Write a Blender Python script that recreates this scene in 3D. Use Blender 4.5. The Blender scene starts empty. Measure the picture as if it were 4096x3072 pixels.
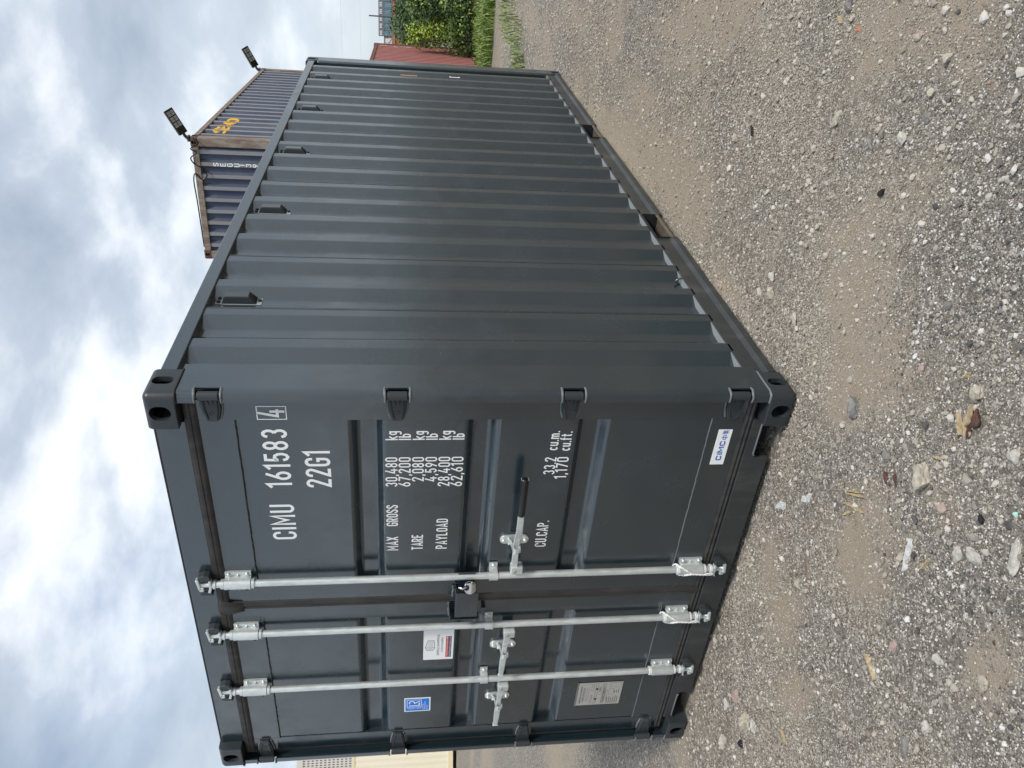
import bpy, math, random
import numpy as np
from mathutils import Matrix, Vector

random.seed(7)
rng = np.random.default_rng(11)
SC = bpy.context.scene
COL = SC.collection
R = math.radians

# ------------------------------------------------------------------ camera
CAM = Vector((1.71501198, -2.51492303, 1.62946560))
c_right = Vector((0.07816188, -0.11429508, -0.99036728))     # the phone was held on its side
c_down = Vector((-0.83372889, -0.5521701, -0.00207548))
c_fwd = Vector((-0.54661399, 0.82586004, -0.13844977))
cd = bpy.data.cameras.new('camera')
cd.sensor_fit = 'HORIZONTAL'
cd.sensor_width = 36.0
cd.lens = 3129.3386 / 4096 * 36.0
cd.clip_start = 0.05
cd.clip_end = 4000
cam = bpy.data.objects.new('camera', cd)
m3 = Matrix((c_right, -c_down, -c_fwd)).transposed()
cam.matrix_world = Matrix.Translation(CAM) @ m3.to_4x4()
COL.objects.link(cam)
SC.camera = cam

# ------------------------------------------------------------------ sky and sun
SUN_EL, SUN_AZ = R(47), R(114)       # azimuth clockwise from +y
world = bpy.data.worlds.new('World')
SC.world = world
world.use_nodes = True
wt = world.node_tree
for n in list(wt.nodes):
    wt.nodes.remove(n)


def wn(t, **kw):
    n = wt.nodes.new(t)
    for k, v in kw.items():
        setattr(n, k, v)
    return n


out = wn('ShaderNodeOutputWorld')
bg = wn('ShaderNodeBackground')
bg.inputs['Strength'].default_value = 0.1
sky = wn('ShaderNodeTexSky', sky_type='NISHITA')
sky.sun_disc = False
sky.sun_elevation = SUN_EL
sky.sun_rotation = SUN_AZ
sky.dust_density = 2.0
tc = wn('ShaderNodeTexCoord')
sep = wn('ShaderNodeSeparateXYZ')
wt.links.new(tc.outputs['Generated'], sep.inputs[0])
zadd = wn('ShaderNodeMath', operation='MAXIMUM')
wt.links.new(sep.outputs['Z'], zadd.inputs[0])
zadd.inputs[1].default_value = 0.0
zoff = wn('ShaderNodeMath', operation='ADD')
wt.links.new(zadd.outputs[0], zoff.inputs[0])
zoff.inputs[1].default_value = 0.30
px = wn('ShaderNodeMath', operation='DIVIDE')
py = wn('ShaderNodeMath', operation='DIVIDE')
wt.links.new(sep.outputs['X'], px.inputs[0]); wt.links.new(zoff.outputs[0], px.inputs[1])
wt.links.new(sep.outputs['Y'], py.inputs[0]); wt.links.new(zoff.outputs[0], py.inputs[1])
cmb = wn('ShaderNodeCombineXYZ')
wt.links.new(px.outputs[0], cmb.inputs[0]); wt.links.new(py.outputs[0], cmb.inputs[1])
cmb.inputs[2].default_value = 5.2
stretch = wn('ShaderNodeMapping')
stretch.inputs['Rotation'].default_value = (0, 0, R(20))
stretch.inputs['Scale'].default_value = (1.1, .9, 1)
wt.links.new(cmb.outputs[0], stretch.inputs[0])
n1 = wn('ShaderNodeTexNoise')
n1.inputs['Scale'].default_value = 2.2
n1.inputs['Detail'].default_value = 10
n1.inputs['Roughness'].default_value = 0.53
n1.inputs['Distortion'].default_value = 0.15
wt.links.new(stretch.outputs[0], n1.inputs['Vector'])
ramp = wn('ShaderNodeValToRGB')
ramp.color_ramp.elements[0].position = 0.36
ramp.color_ramp.elements[0].color = (2.0, 2.38, 2.9, 1)
ramp.color_ramp.elements[1].position = 0.67
ramp.color_ramp.elements[1].color = (6.2, 6.3, 6.4, 1)
e = ramp.color_ramp.elements.new(0.52)
e.color = (3.1, 3.5, 4.0, 1)
wt.links.new(n1.outputs['Fac'], ramp.inputs[0])
# thin gaps where the blue sky itself shows
n2 = wn('ShaderNodeTexNoise')
n2.inputs['Scale'].default_value = 1.1
n2.inputs['Detail'].default_value = 4
wt.links.new(cmb.outputs[0], n2.inputs['Vector'])
r2 = wn('ShaderNodeValToRGB')
r2.color_ramp.elements[0].position = 0.55
r2.color_ramp.elements[0].color = (0.88, 0.88, 0.88, 1)
r2.color_ramp.elements[1].position = 0.72
r2.color_ramp.elements[1].color = (0.6, 0.6, 0.6, 1)
wt.links.new(n2.outputs['Fac'], r2.inputs[0])
mix = wn('ShaderNodeMix', data_type='RGBA')
wt.links.new(r2.outputs[0], mix.inputs['Factor'])
wt.links.new(sky.outputs[0], mix.inputs['A'])
wt.links.new(ramp.outputs[0], mix.inputs['B'])
# pale brightness low over the horizon, the same all round
hz = wn('ShaderNodeMapRange')
hz.inputs['From Min'].default_value = 0.0
hz.inputs['From Max'].default_value = 0.32
hz.inputs['To Min'].default_value = 0.75
hz.inputs['To Max'].default_value = 0.0
wt.links.new(zadd.outputs[0], hz.inputs['Value'])
mix2 = wn('ShaderNodeMix', data_type='RGBA')
wt.links.new(hz.outputs[0], mix2.inputs['Factor'])
wt.links.new(mix.outputs['Result'], mix2.inputs['A'])
mix2.inputs['B'].default_value = (4.2, 4.6, 4.95, 1)
wt.links.new(mix2.outputs['Result'], bg.inputs['Color'])
wt.links.new(bg.outputs[0], out.inputs['Surface'])

sd = bpy.data.lights.new('sun', 'SUN')
sd.energy = 1.5
sd.angle = R(10)
sd.color = (1.0, 0.96, 0.9)
sun = bpy.data.objects.new('sun', sd)
sv = Vector((math.sin(SUN_AZ) * math.cos(SUN_EL), math.cos(SUN_AZ) * math.cos(SUN_EL), math.sin(SUN_EL)))
sun.rotation_euler = sv.to_track_quat('Z', 'Y').to_euler()
sun.location = (0, 0, 40)
COL.objects.link(sun)

SC.view_settings.view_transform = 'Standard'
SC.view_settings.look = 'None'
SC.view_settings.exposure = 1.0
SC.view_settings.gamma = 1.0
SC.view_settings.use_curve_mapping = False


# ------------------------------------------------------------------ materials
def mat(name, col, rough=0.5, metal=0.0, spec=0.5):
    m = bpy.data.materials.new(name)
    m.use_nodes = True
    b = m.node_tree.nodes['Principled BSDF']
    b.inputs['Base Color'].default_value = (*col, 1)
    b.inputs['Roughness'].default_value = rough
    b.inputs['Metallic'].default_value = metal
    b.inputs['Specular IOR Level'].default_value = spec
    return m


class NT:
    """small helper round one material's node tree"""
    def __init__(self, m):
        self.t = m.node_tree
        self.b = self.t.nodes['Principled BSDF']

    def n(self, t, ins=None, **kw):
        nd = self.t.nodes.new(t)
        for k, v in kw.items():
            setattr(nd, k, v)
        for k, v in (ins or {}).items():
            if hasattr(v, 'is_output') or isinstance(v, bpy.types.NodeSocket):
                self.t.links.new(v, nd.inputs[k])
            else:
                nd.inputs[k].default_value = v
        return nd

    def ramp(self, fac, stops):
        r = self.n('ShaderNodeValToRGB')
        els = r.color_ramp.elements
        while len(els) < len(stops):
            els.new(0.5)
        for el, (p, c) in zip(els, stops):
            el.position = p
            el.color = (c, c, c, 1) if isinstance(c, (int, float)) else (*c, 1)
        self.t.links.new(fac, r.inputs[0])
        return r.outputs[0]

    def mix(self, f, a, b):
        return self.n('ShaderNodeMix', {'Factor': f, 'A': a, 'B': b}, data_type='RGBA').outputs['Result'] if False else self._mix(f, a, b)

    def _mix(self, f, a, b):
        nd = self.t.nodes.new('ShaderNodeMix')
        nd.data_type = 'RGBA'
        for idx, v in ((0, f), (6, a), (7, b)):
            if isinstance(v, bpy.types.NodeSocket):
                self.t.links.new(v, nd.inputs[idx])
            else:
                nd.inputs[idx].default_value = v if isinstance(v, (int, float)) else (*v, 1)
        return nd.outputs[2]

    def pos(self, scale=(1, 1, 1)):
        g = self.n('ShaderNodeTexCoord').outputs['Object']
        mp = self.n('ShaderNodeMapping', {'Vector': g})
        mp.inputs['Scale'].default_value = scale
        return mp.outputs[0]

    def noise(self, scale, detail=4, rough=0.5, vec=None):
        return self.n('ShaderNodeTexNoise', {'Vector': vec if vec is not None else self.pos(), 'Scale': scale, 'Detail': detail, 'Roughness': rough}).outputs['Fac']

    def base(self, s):
        self.t.links.new(s, self.b.inputs['Base Color'])

    def rough(self, s):
        self.t.links.new(s, self.b.inputs['Roughness'])

    def bump(self, h, strength=0.2, dist=0.01):
        bm = self.n('ShaderNodeBump', {'Height': h, 'Strength': strength, 'Distance': dist})
        self.t.links.new(bm.outputs[0], self.b.inputs['Normal'])


def paint(name, col, rough=0.36, dust=0.25, chips=True):
    m = mat(name, col, rough)
    k = NT(m)
    big = k.noise(1.6, 5, 0.6)
    c = k._mix(k.ramp(big, [(0.35, 0.0), (0.7, 1.0)]), tuple(v * 0.9 for v in col), tuple(v * 1.14 for v in col))
    # thin dry dust in its own blotches
    d = k.noise(5.0, 8, 0.7, k.pos((1, 1, 0.35)))
    c = k._mix(k.ramp(d, [(0.52, 0.0), (0.8, dust)]), c, (0.16, 0.15, 0.13))
    if chips:
        sp = k.n('ShaderNodeTexVoronoi', {'Vector': k.pos(), 'Scale': 9.0}).outputs['Distance']
        c = k._mix(k.ramp(sp, [(0.008, 0.45), (0.016, 0.0)]), c, (0.5, 0.5, 0.47))
        lines = k.noise(3.0, 6, 0.75, k.pos((30, 30, 0.9)))
        gate = k.noise(1.3, 2, 0.5)
        f = k.n('ShaderNodeMath', {0: k.ramp(lines, [(0.715, 0.0), (0.74, 0.35)]), 1: k.ramp(gate, [(0.52, 0.0), (0.6, 1.0)])}, operation='MULTIPLY').outputs[0]
        c = k._mix(f, c, (0.30, 0.30, 0.27))
    k.base(c)
    k.rough(k.ramp(k.noise(7, 5, 0.6), [(0.3, rough - 0.06), (0.75, rough + 0.12)]))
    k.bump(k.noise(38, 3, 0.5), 0.05, 0.004)
    return m


M = {}
M['paint'] = paint('slate_grey_paint', (0.0115, 0.0235, 0.0315), 0.20, 0.03)
M['paint'].node_tree.nodes['Principled BSDF'].inputs['Specular IOR Level'].default_value = 1.0
M['paint'].node_tree.nodes['Principled BSDF'].inputs['IOR'].default_value = 1.62
M['paint_dirty'] = paint('slate_grey_paint_dusty', (0.030, 0.034, 0.035), 0.42, 0.45)
M['casting'] = paint('slate_grey_casting_paint', (0.027, 0.034, 0.038), 0.42, 0.25)
k = NT(M['casting'])
_src = k.b.inputs['Base Color'].links[0].from_socket
_z = k.n('ShaderNodeSeparateXYZ', {0: k.n('ShaderNodeTexCoord').outputs['Object']}).outputs['Z']
_chip = k.n('ShaderNodeMath', {0: k.ramp(_z, [(0.004, 1.0), (0.016, 0.0)]), 1: k.ramp(k.noise(26, 4, .6), [(.56, 0.0), (.62, 1.0)])}, operation='MULTIPLY').outputs[0]
k.base(k._mix(_chip, _src, (.20, .075, .03)))
M['flange'] = mat('dusty_sheen_flange', (0.23, 0.25, 0.26), 0.55)  # dusty grey, lightened so the colour carries the sky's reflection on the shelf
M['paint_weld'] = mat('pale_weld_paint', (0.13, 0.145, 0.15), 0.5)
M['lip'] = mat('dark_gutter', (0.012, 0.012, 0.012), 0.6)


def rubber():
    m = mat('black_rubber', (0.03, 0.027, 0.024), 0.55, 0, 0.4)
    k = NT(m)
    n = k.noise(4, 6, 0.65, k.pos((6, 1, 1)))
    k.base(k.ramp(n, [(0.35, (0.022, 0.020, 0.0185)), (0.62, (0.040, 0.037, 0.034)), (0.82, (0.085, 0.079, 0.070))]))
    k.bump(k.noise(60, 3), 0.15, 0.004)
    return m


M['rubber'] = rubber()


def galv():
    m = mat('galvanised_steel', (0.66, 0.70, 0.69), 0.36, 0.6)
    k = NT(m)
    n = k.noise(55, 4, 0.6, k.pos((1, 1, 0.25)))
    k.base(k.ramp(n, [(0.3, (0.54, 0.58, 0.57)), (0.55, (0.68, 0.72, 0.71)), (0.8, (0.80, 0.84, 0.83))]))
    k.rough(k.ramp(k.noise(25, 3), [(0.3, 0.28), (0.7, 0.45)]))
    k.bump(k.noise(140, 2), 0.08, 0.002)
    return m


M['galv'] = galv()
M['galvpale'] = mat('bright_zinc', (.74, .77, .76), .5, .3)
M['chrome'] = mat('polished_steel', (0.55, 0.54, 0.52), 0.16, 1.0)
M['brass'] = mat('brass', (0.5, 0.33, 0.1), 0.3, 0.9)
M['black'] = mat('black_plastic', (0.008, 0.008, 0.009), 0.3)
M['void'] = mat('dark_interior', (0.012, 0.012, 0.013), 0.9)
M['white'] = mat('white_vinyl', (0.86, 0.88, 0.88), 0.45)
M['letter'] = mat('white_lettering', (0.86, 0.88, 0.88), 0.5)
M['red'] = mat('red_print', (0.55, 0.035, 0.04), 0.45)
M['navyprint'] = mat('navy_print', (0.02, 0.02, 0.09), 0.45)
M['ink'] = mat('black_print', (0.02, 0.02, 0.025), 0.5)
M['blueprint'] = mat('blue_print', (0.0, 0.19, 0.74), 0.4)
M['cblue'] = mat('logo_blue_print', (0.006, 0.05, 0.42), 0.4)
M['cteal'] = mat('logo_teal_print', (0.02, 0.5, 0.42), 0.4)
M['plate'] = mat('etched_plate', (0.46, 0.45, 0.41), 0.42, 0.25)
M['rope'] = mat('white_cord', (0.72, 0.72, 0.70), 0.7)
M['amber'] = mat('amber_sticker', (0.55, 0.27, 0.03), 0.5)


def rusty(name, base, rust, amount=0.5, scale=3.0, stretch=(1, 1, 1)):
    m = mat(name, base, 0.7)
    k = NT(m)
    n = k.noise(scale, 8, 0.7, k.pos(stretch))
    c = k.ramp(n, [(amount - 0.1, base), (amount, tuple((a + b) / 2 for a, b in zip(base, rust))), (amount + 0.16, rust)])
    k.base(c)
    k.bump(n, 0.3, 0.01)
    return m


M['navy'] = rusty('faded_navy_paint', (0.048, 0.064, 0.108), (0.095, 0.112, 0.145), 0.58, 2.5, (1, 1, 0.4))
M['navyfade'] = rusty('chalky_highlit_navy_paint', (0.225, 0.232, 0.245), (0.26, 0.205, 0.16), 0.60, 3, (1, 1, 0.6))  # chalky, rusty wear; highlights on the flats are coloured in too
M['rustpost'] = rusty('rusty_beige_paint', (0.27, 0.24, 0.20), (0.13, 0.065, 0.042), 0.52, 4.0, (2, 2, 0.5))
M['rust'] = rusty('brown_rust', (0.13, 0.065, 0.045), (0.05, 0.025, 0.02), 0.5, 9)
M['yellow'] = mat('yellow_paint', (0.72, 0.40, 0.02), 0.6)
M['redpaint'] = rusty('dull_red_paint', (0.20, 0.052, 0.047), (0.25, 0.085, 0.075), 0.55, 2.5, (1, 1, 0.3))
M['redrib'] = mat('rib_lit_red_paint', (.45, .22, .20), .7)  # paler red puts the ribs' light lines into the colour
M['redrust'] = rusty('red_rusty_frame', (0.17, 0.045, 0.03), (0.12, 0.05, 0.025), 0.5, 5)
M['cream'] = rusty('cream_paint', (0.74, 0.69, 0.54), (0.70, 0.64, 0.48), 0.6, 2, (1, 1, 0.3))
M['creamframe'] = mat('cream_frame_paint', (0.70, 0.60, 0.40), 0.5)


# ------------------------------------------------------------------ mesh helpers
class MB:
    def __init__(self):
        self.v = []
        self.f = []
        self.mi = []

    def add(self, vs, fs, mi=0):
        o = len(self.v)
        self.v += [tuple(p) for p in vs]
        self.f += [tuple(i + o for i in f) for f in fs]
        self.mi += [mi] * len(fs)
        return self

    def box(self, x0, x1, y0, y1, z0, z1, mi=0):
        vs = [(x, y, z) for z in (z0, z1) for y in (y0, y1) for x in (x0, x1)]
        return self.add(vs, [(0, 2, 3, 1), (4, 5, 7, 6), (0, 1, 5, 4), (2, 6, 7, 3), (0, 4, 6, 2), (1, 3, 7, 5)], mi)

    def obox(self, c, ax, ay, az, mi=0):
        """box round a centre with three half-axis vectors"""
        c, ax, ay, az = map(Vector, (c, ax, ay, az))
        vs = [c + sx * ax + sy * ay + sz * az for sz in (-1, 1) for sy in (-1, 1) for sx in (-1, 1)]
        return self.add(vs, [(0, 2, 3, 1), (4, 5, 7, 6), (0, 1, 5, 4), (2, 6, 7, 3), (0, 4, 6, 2), (1, 3, 7, 5)], mi)

    def prism(self, poly, fn, a, b, mi=0, caps=True):
        """poly: 2D points; fn(p, q, t) -> 3D point; from t=a to t=b"""
        n = len(poly)
        vs = [fn(p[0], p[1], a) for p in poly] + [fn(p[0], p[1], b) for p in poly]
        fs = [(i, (i + 1) % n, (i + 1) % n + n, i + n) for i in range(n)]
        if caps:
            fs += [tuple(range(n - 1, -1, -1)), tuple(range(n, 2 * n))]
        return self.add(vs, fs, mi)

    def sheet(self, poly, fn, a, b, mi=0, mis=None):
        n = len(poly)
        vs = [fn(p[0], p[1], a) for p in poly] + [fn(p[0], p[1], b) for p in poly]
        for i in range(n - 1):
            self.add([vs[i], vs[i + 1], vs[i + 1 + n], vs[i + n]], [(0, 1, 2, 3)], mis[i] if mis else mi)
        return self

    def tube(self, path, r, n=10, mi=0, caps=True):
        path = [Vector(p) for p in path]
        rs = r if isinstance(r, (list, tuple)) else [r] * len(path)
        o = len(self.v)
        up = None
        for i, p in enumerate(path):
            d = (path[min(i + 1, len(path) - 1)] - path[max(i - 1, 0)]).normalized()
            if up is None:
                up = d.orthogonal().normalized()
            up = (up - d * up.dot(d)).normalized()
            s = d.cross(up)
            for j in range(n):
                a = 2 * math.pi * j / n
                self.v.append(tuple(p + (up * math.cos(a) + s * math.sin(a)) * rs[i]))
        fs = []
        for i in range(len(path) - 1):
            for j in range(n):
                fs.append((o + i * n + j, o + i * n + (j + 1) % n, o + (i + 1) * n + (j + 1) % n, o + (i + 1) * n + j))
        if caps:
            fs.append(tuple(o + j for j in range(n - 1, -1, -1)))
            fs.append(tuple(o + (len(path) - 1) * n + j for j in range(n)))
        self.f += fs
        self.mi += [mi] * len(fs)
        return self

    def build(self, name, mats, parent=None, bevel=0.0, smooth=None, seg=2, shift=None):
        me = bpy.data.meshes.new(name)
        me.from_pydata(self.v, [], self.f)
        ms = mats if isinstance(mats, (list, tuple)) else [mats]
        for mm in ms:
            me.materials.append(mm)
        if len(ms) > 1:
            me.polygons.foreach_set('material_index', self.mi)
        if smooth is not None:
            me.polygons.foreach_set('use_smooth', [True] * len(me.polygons))
            me.set_sharp_from_angle(angle=R(smooth))
        me.update()
        o = bpy.data.objects.new(name, me)
        COL.objects.link(o)
        if parent is not None:
            o.parent = parent
        if bevel > 0:
            md = o.modifiers.new('bevel', 'BEVEL')
            md.width = bevel
            md.segments = seg
            md.limit_method = 'ANGLE'
            md.angle_limit = R(40)
        return o


XZ = lambda p, q, t: (p, t, q)       # 2D (x,z) swept along y
YZ = lambda p, q, t: (t, p, q)       # 2D (y,z) swept along x
XY = lambda p, q, t: (p, q, t)       # 2D (x,y) swept along z


def tag(o, label=None, cat=None, group=None, kind=None):
    if label: o['label'] = label
    if cat: o['category'] = cat
    if group: o['group'] = group
    if kind: o['kind'] = kind
    return o


def empty(name, loc, label, cat, group=None):
    o = bpy.data.objects.new(name, None)
    o.empty_display_size = 0.2
    o.location = loc
    COL.objects.link(o)
    return tag(o, label, cat, group)


def copy_tree(o, parent=None):
    c = o.copy()
    COL.objects.link(c)
    if parent is not None:
        c.parent = parent
    for ch in list(o.children):
        copy_tree(ch, c)
    return c


def arc(cx, cy, rx, ry, a0, a1, n=8):
    return [(cx + rx * math.cos(R(a0 + (a1 - a0) * i / n)), cy + ry * math.sin(R(a0 + (a1 - a0) * i / n))) for i in range(n + 1)]


def rounded(pts, r, n=3):
    """round the inner corners of an open polyline"""
    res = [pts[0]]
    for i in range(1, len(pts) - 1):
        a, b, c = (np.array(pts[j], float) for j in (i - 1, i, i + 1))
        u = (a - b) / np.linalg.norm(a - b)
        w = (c - b) / np.linalg.norm(c - b)
        d = min(r, np.linalg.norm(a - b) * 0.45, np.linalg.norm(c - b) * 0.45)
        p0, p1 = b + u * d, b + w * d
        for k in range(n + 1):
            t = k / n
            res.append(tuple((1 - t) ** 2 * p0 + 2 * t * (1 - t) * b + t * t * p1))
    res.append(pts[-1])
    return res


# ------------------------------------------------------------------ stroke lettering
def ribbon(mb, path, w, fn, closed=False, mi=0, maxlen=None):
    P = [np.array(path[0], float)]
    for p in path[1:]:
        if np.linalg.norm(np.array(p, float) - P[-1]) > 1e-6:
            P.append(np.array(p, float))
    if closed and np.linalg.norm(P[0] - P[-1]) < 1e-6:
        P = P[:-1]
    n = len(P)
    Lp, Rp = [], []
    for i in range(n):
        a = P[i - 1] if (i > 0 or closed) else None
        c = P[(i + 1) % n] if (i < n - 1 or closed) else None
        ds = []
        if a is not None: ds.append((P[i] - a) / max(np.linalg.norm(P[i] - a), 1e-9))
        if c is not None: ds.append((c - P[i]) / max(np.linalg.norm(c - P[i]), 1e-9))
        if len(ds) == 2:
            t = ds[0] + ds[1]
            if np.linalg.norm(t) < 1e-6: t = ds[0]
            t = t / np.linalg.norm(t)
            nn = np.array([-t[1], t[0]])
            n0 = np.array([-ds[0][1], ds[0][0]])
            k_ = 1 / max(nn.dot(n0), 0.45)
        else:
            nn = np.array([-ds[0][1], ds[0][0]])
            k_ = 1
        Lp.append(P[i] + nn * w / 2 * k_)
        Rp.append(P[i] - nn * w / 2 * k_)
    vs = [fn(*p) for p in Lp] + [fn(*p) for p in Rp]
    rngi = range(n if closed else n - 1)
    fs = [(i, (i + 1) % n, (i + 1) % n + n, i + n) for i in rngi]
    if maxlen:
        fs = [f for f in fs if max((Vector(vs[f[q]]) - Vector(vs[f[(q + 1) % 4]])).length for q in (0, 2)) < maxlen]
    mb.add(vs, fs, mi)


def glyphs():
    L, Rr, cx, r, lo, hi = .065, .375, .22, .155, .065, .935
    O = arc(cx, hi - r, r, r, 0, 180) + arc(cx, lo + r, r, r, 180, 360) + [(Rr, hi - r)]
    G = {}
    G['0'] = G['O'] = (.44, [(O, True)])
    G['1'] = (.25, [([(.0, .80), (.17, .97), (.17, 0)], False)])
    G['2'] = (.44, [([(L, .72)] + arc(cx, hi - r, r, r, 180, -25) + [(L + .01, lo), (Rr + .05, lo)], False)])
    G['3'] = (.44, [(arc(cx, .715, .145, .22, 165, -75), False), (arc(cx, .29, .155, .225, 75, -165), False)])
    G['4'] = (.50, [([(.27, 1.0), (.05, .27), (.48, .27)], False), ([(.34, .55), (.34, 0)], False)])
    G['5'] = (.44, [([(Rr, hi), (L + .03, hi), (L + .01, .50)] + arc(cx, .33, r, .265, 140, -165), False)])
    G['6'] = (.44, [(arc(cx, .31, r, .245, 0, 360, 16), True), ([(L + .02, .42), (.33, 1.0)], False)])
    G['7'] = (.42, [([(.02, hi), (Rr, hi), (.13, 0)], False)])
    G['8'] = (.44, [(arc(cx, .715, .14, .22, 0, 360, 16), True), (arc(cx, .285, .155, .22, 0, 360, 16), True)])
    G['9'] = (.44, [(arc(cx, .69, r, .245, 0, 360, 16), True), ([(Rr - .02, .58), (.11, 0)], False)])
    G['A'] = (.46, [([(.05, 0), (.23, .98), (.41, 0)], False), ([(.11, .27), (.35, .27)], False)])
    G['C'] = (.44, [([(Rr, .67), (Rr, hi - r)] + arc(cx, hi - r, r, r, 0, 180) + arc(cx, lo + r, r, r, 180, 360) + [(Rr, .33)], False)])
    G['D'] = (.44, [([(L, lo), (L, hi), (cx, hi)] + arc(cx, hi - r, r, r, 90, 0) + arc(cx, lo + r, r, r, 0, -90) + [(L, lo)], True)])
    G['E'] = (.40, [([(.37, hi), (L, hi), (L, lo), (.37, lo)], False), ([(L, .5), (.33, .5)], False)])
    G['G'] = (.44, [([(Rr, .70), (Rr, hi - r)] + arc(cx, hi - r, r, r, 0, 180) + arc(cx, lo + r, r, r, 180, 360) + [(Rr, .48), (cx, .48)], False)])
    G['I'] = (.13, [([(.065, 0), (.065, 1)], False)])
    G['L'] = (.38, [([(L, 1), (L, lo), (.36, lo)], False)])
    G['M'] = (.56, [([(L, 0), (L, .95), (.28, .33), (.495, .95), (.495, 0)], False)])
    G['P'] = (.44, [([(L, 0), (L, hi), (cx, hi)] + arc(cx, .70, r, .235, 90, -90) + [(L, .465)], False)])
    G['R'] = (.45, [([(L, 0), (L, hi), (cx, hi)] + arc(cx, .70, r, .235, 90, -90) + [(L, .465)], False), ([(.22, .465), (.40, 0)], False)])
    G['S'] = (.44, [([(Rr, .70)] + arc(cx, .735, r, .20, 0, 180) + [(L, .64), (Rr, .36)] + arc(cx, .265, r, .20, 0, -180) + [(L, .30)], False)])
    G['T'] = (.42, [([(0, hi), (.42, hi)], False), ([(.21, hi), (.21, 0)], False)])
    G['U'] = (.44, [([(L, 1)] + arc(cx, lo + r, r, r, 180, 360) + [(Rr, 1)], False)])
    G['X'] = (.44, [([(.04, 0), (.40, 1)], False), ([(.04, 1), (.40, 0)], False)])
    G['Y'] = (.44, [([(.03, 1), (.22, .45), (.41, 1)], False), ([(.22, .48), (.22, 0)], False)])
    G['k'] = (.44, [([(L, 0), (L, 1)], False), ([(.40, .68), (L, .28)], False), ([(.17, .40), (.41, 0)], False)])
    G['l'] = (.13, [([(.065, 0), (.065, 1)], False)])
    xr = .31
    G['b'] = (.42, [([(L, 0), (L, 1)], False), (arc(.20, .34, .14, .275, 0, 360, 14), True)])
    G['g'] = (.42, [(arc(.20, .37, .14, .26, 0, 360, 14), True), ([(.355, .68), (.355, -.12)] + arc(.21, -.13, .145, .14, 0, -150, 6), False)])
    G['c'] = (.38, [(arc(.20, .34, .135, .275, 40, 320, 12), False)])
    G['u'] = (.42, [([(L, .68)] + arc(.21, .21, .145, .15, 180, 360) + [(.355, .68)], False), ([(.356, .68), (.356, 0)], False)])
    G['m'] = (.62, [([(L, 0), (L, .68)], False), ([(L, .45)] + arc(.185, .47, .12, .145, 180, 0, 6) + [(.305, 0)], False), ([(.305, .45)] + arc(.425, .47, .12, .145, 180, 0, 6) + [(.545, 0)], False)])
    G['f'] = (.32, [([(.12, 0), (.12, .80)] + arc(.24, .80, .12, .135, 180, 80, 5), False), ([(.0, .63), (.29, .63)], False)])
    G['t'] = (.32, [([(.12, .9), (.12, .18)] + arc(.23, .17, .11, .105, 180, 280, 5), False), ([(.0, .63), (.29, .63)], False)])
    G['.'] = (.13, [([(.065, 0), (.065, .13)], False)])
    G[','] = (.13, [([(.075, .13), (.045, -.13)], False)])
    return G


GL = glyphs()


def stroke_text(mb, s, x0, x1, z0, z1, fn, w=0.125, mi=0, gap=0.11):
    """letters from constant-width strokes, fitted to x0..x1 and z0..z1; fn(x, z, layer)"""
    tot = sum((GL[c][0] if c != ' ' else .3) + gap for c in s) - gap
    H = z1 - z0
    sx = (x1 - x0) / tot
    cur = x0
    for c in s:
        if c == ' ':
            cur += (.3 + gap) * sx
            continue
        gw, st = GL[c]
        for li, (path, closed) in enumerate(st):
            pts = [(cur + p[0] * sx, z0 + p[1] * H) for p in path]
            ribbon(mb, pts, w * min(H, sx * 1.15), lambda x, z, li=li: fn(x, z, li), closed, mi)
        cur += (gw + gap) * sx


_fc = {}


def font_text(mb, s, x, z, size, fn, mi=0, align='CENTER', sx=1.0, width=None, rot=False):
    """plain sans text as flat polygons; width fits the whole line"""
    key = (s, align)
    if key not in _fc:
        cu = bpy.data.curves.new('t', 'FONT')
        cu.body = s
        cu.size = 1.0
        cu.align_x = 'LEFT'
        cu.resolution_u = 3
        ob = bpy.data.objects.new('t', cu)
        COL.objects.link(ob)
        dg = bpy.context.evaluated_depsgraph_get()
        me = bpy.data.meshes.new_from_object(ob.evaluated_get(dg))
        vs = [(v.co.x, v.co.y) for v in me.vertices]
        fs = [tuple(p.vertices) for p in me.polygons]
        bpy.data.objects.remove(ob)
        bpy.data.curves.remove(cu)
        bpy.data.meshes.remove(me)
        _fc[key] = (vs, fs)
    vs, fs = _fc[key]
    mnx, mxx = min(v[0] for v in vs), max(v[0] for v in vs)
    hh = 0.7
    if width: sx = width / ((mxx - mnx) * size)
    off = {'LEFT': mnx, 'CENTER': (mnx + mxx) / 2, 'RIGHT': mxx}[align]
    res = []
    for vx, vy in vs:
        dx, dz = (vx - off) * size * sx, vy * size
        res.append(fn(x - dz, z + dx) if rot else fn(x + dx, z + dz))
    mb.add(res, fs, mi)


# ------------------------------------------------------------------ value noise for the ground
class VN:
    def __init__(self, seed):
        self.g = np.random.default_rng(seed).random((256, 256))

    def at(self, x, y):
        x = np.asarray(x, float); y = np.asarray(y, float)
        xi, yi = np.floor(x).astype(int), np.floor(y).astype(int)
        fx, fy = x - xi, y - yi
        fx, fy = fx * fx * (3 - 2 * fx), fy * fy * (3 - 2 * fy)
        g = self.g
        a, b = g[xi % 256, yi % 256], g[(xi + 1) % 256, yi % 256]
        c, d = g[xi % 256, (yi + 1) % 256], g[(xi + 1) % 256, (yi + 1) % 256]
        return (a * (1 - fx) + b * fx) * (1 - fy) + (c * (1 - fx) + d * fx) * fy

    def fbm(self, x, y, o=4):
        s, a, t = 0, 1, 0
        for i in range(o):
            s = s + a * self.at(x * 2 ** i + 17 * i, y * 2 ** i + 31 * i)
            t += a; a *= .5
        return s / t


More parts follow.
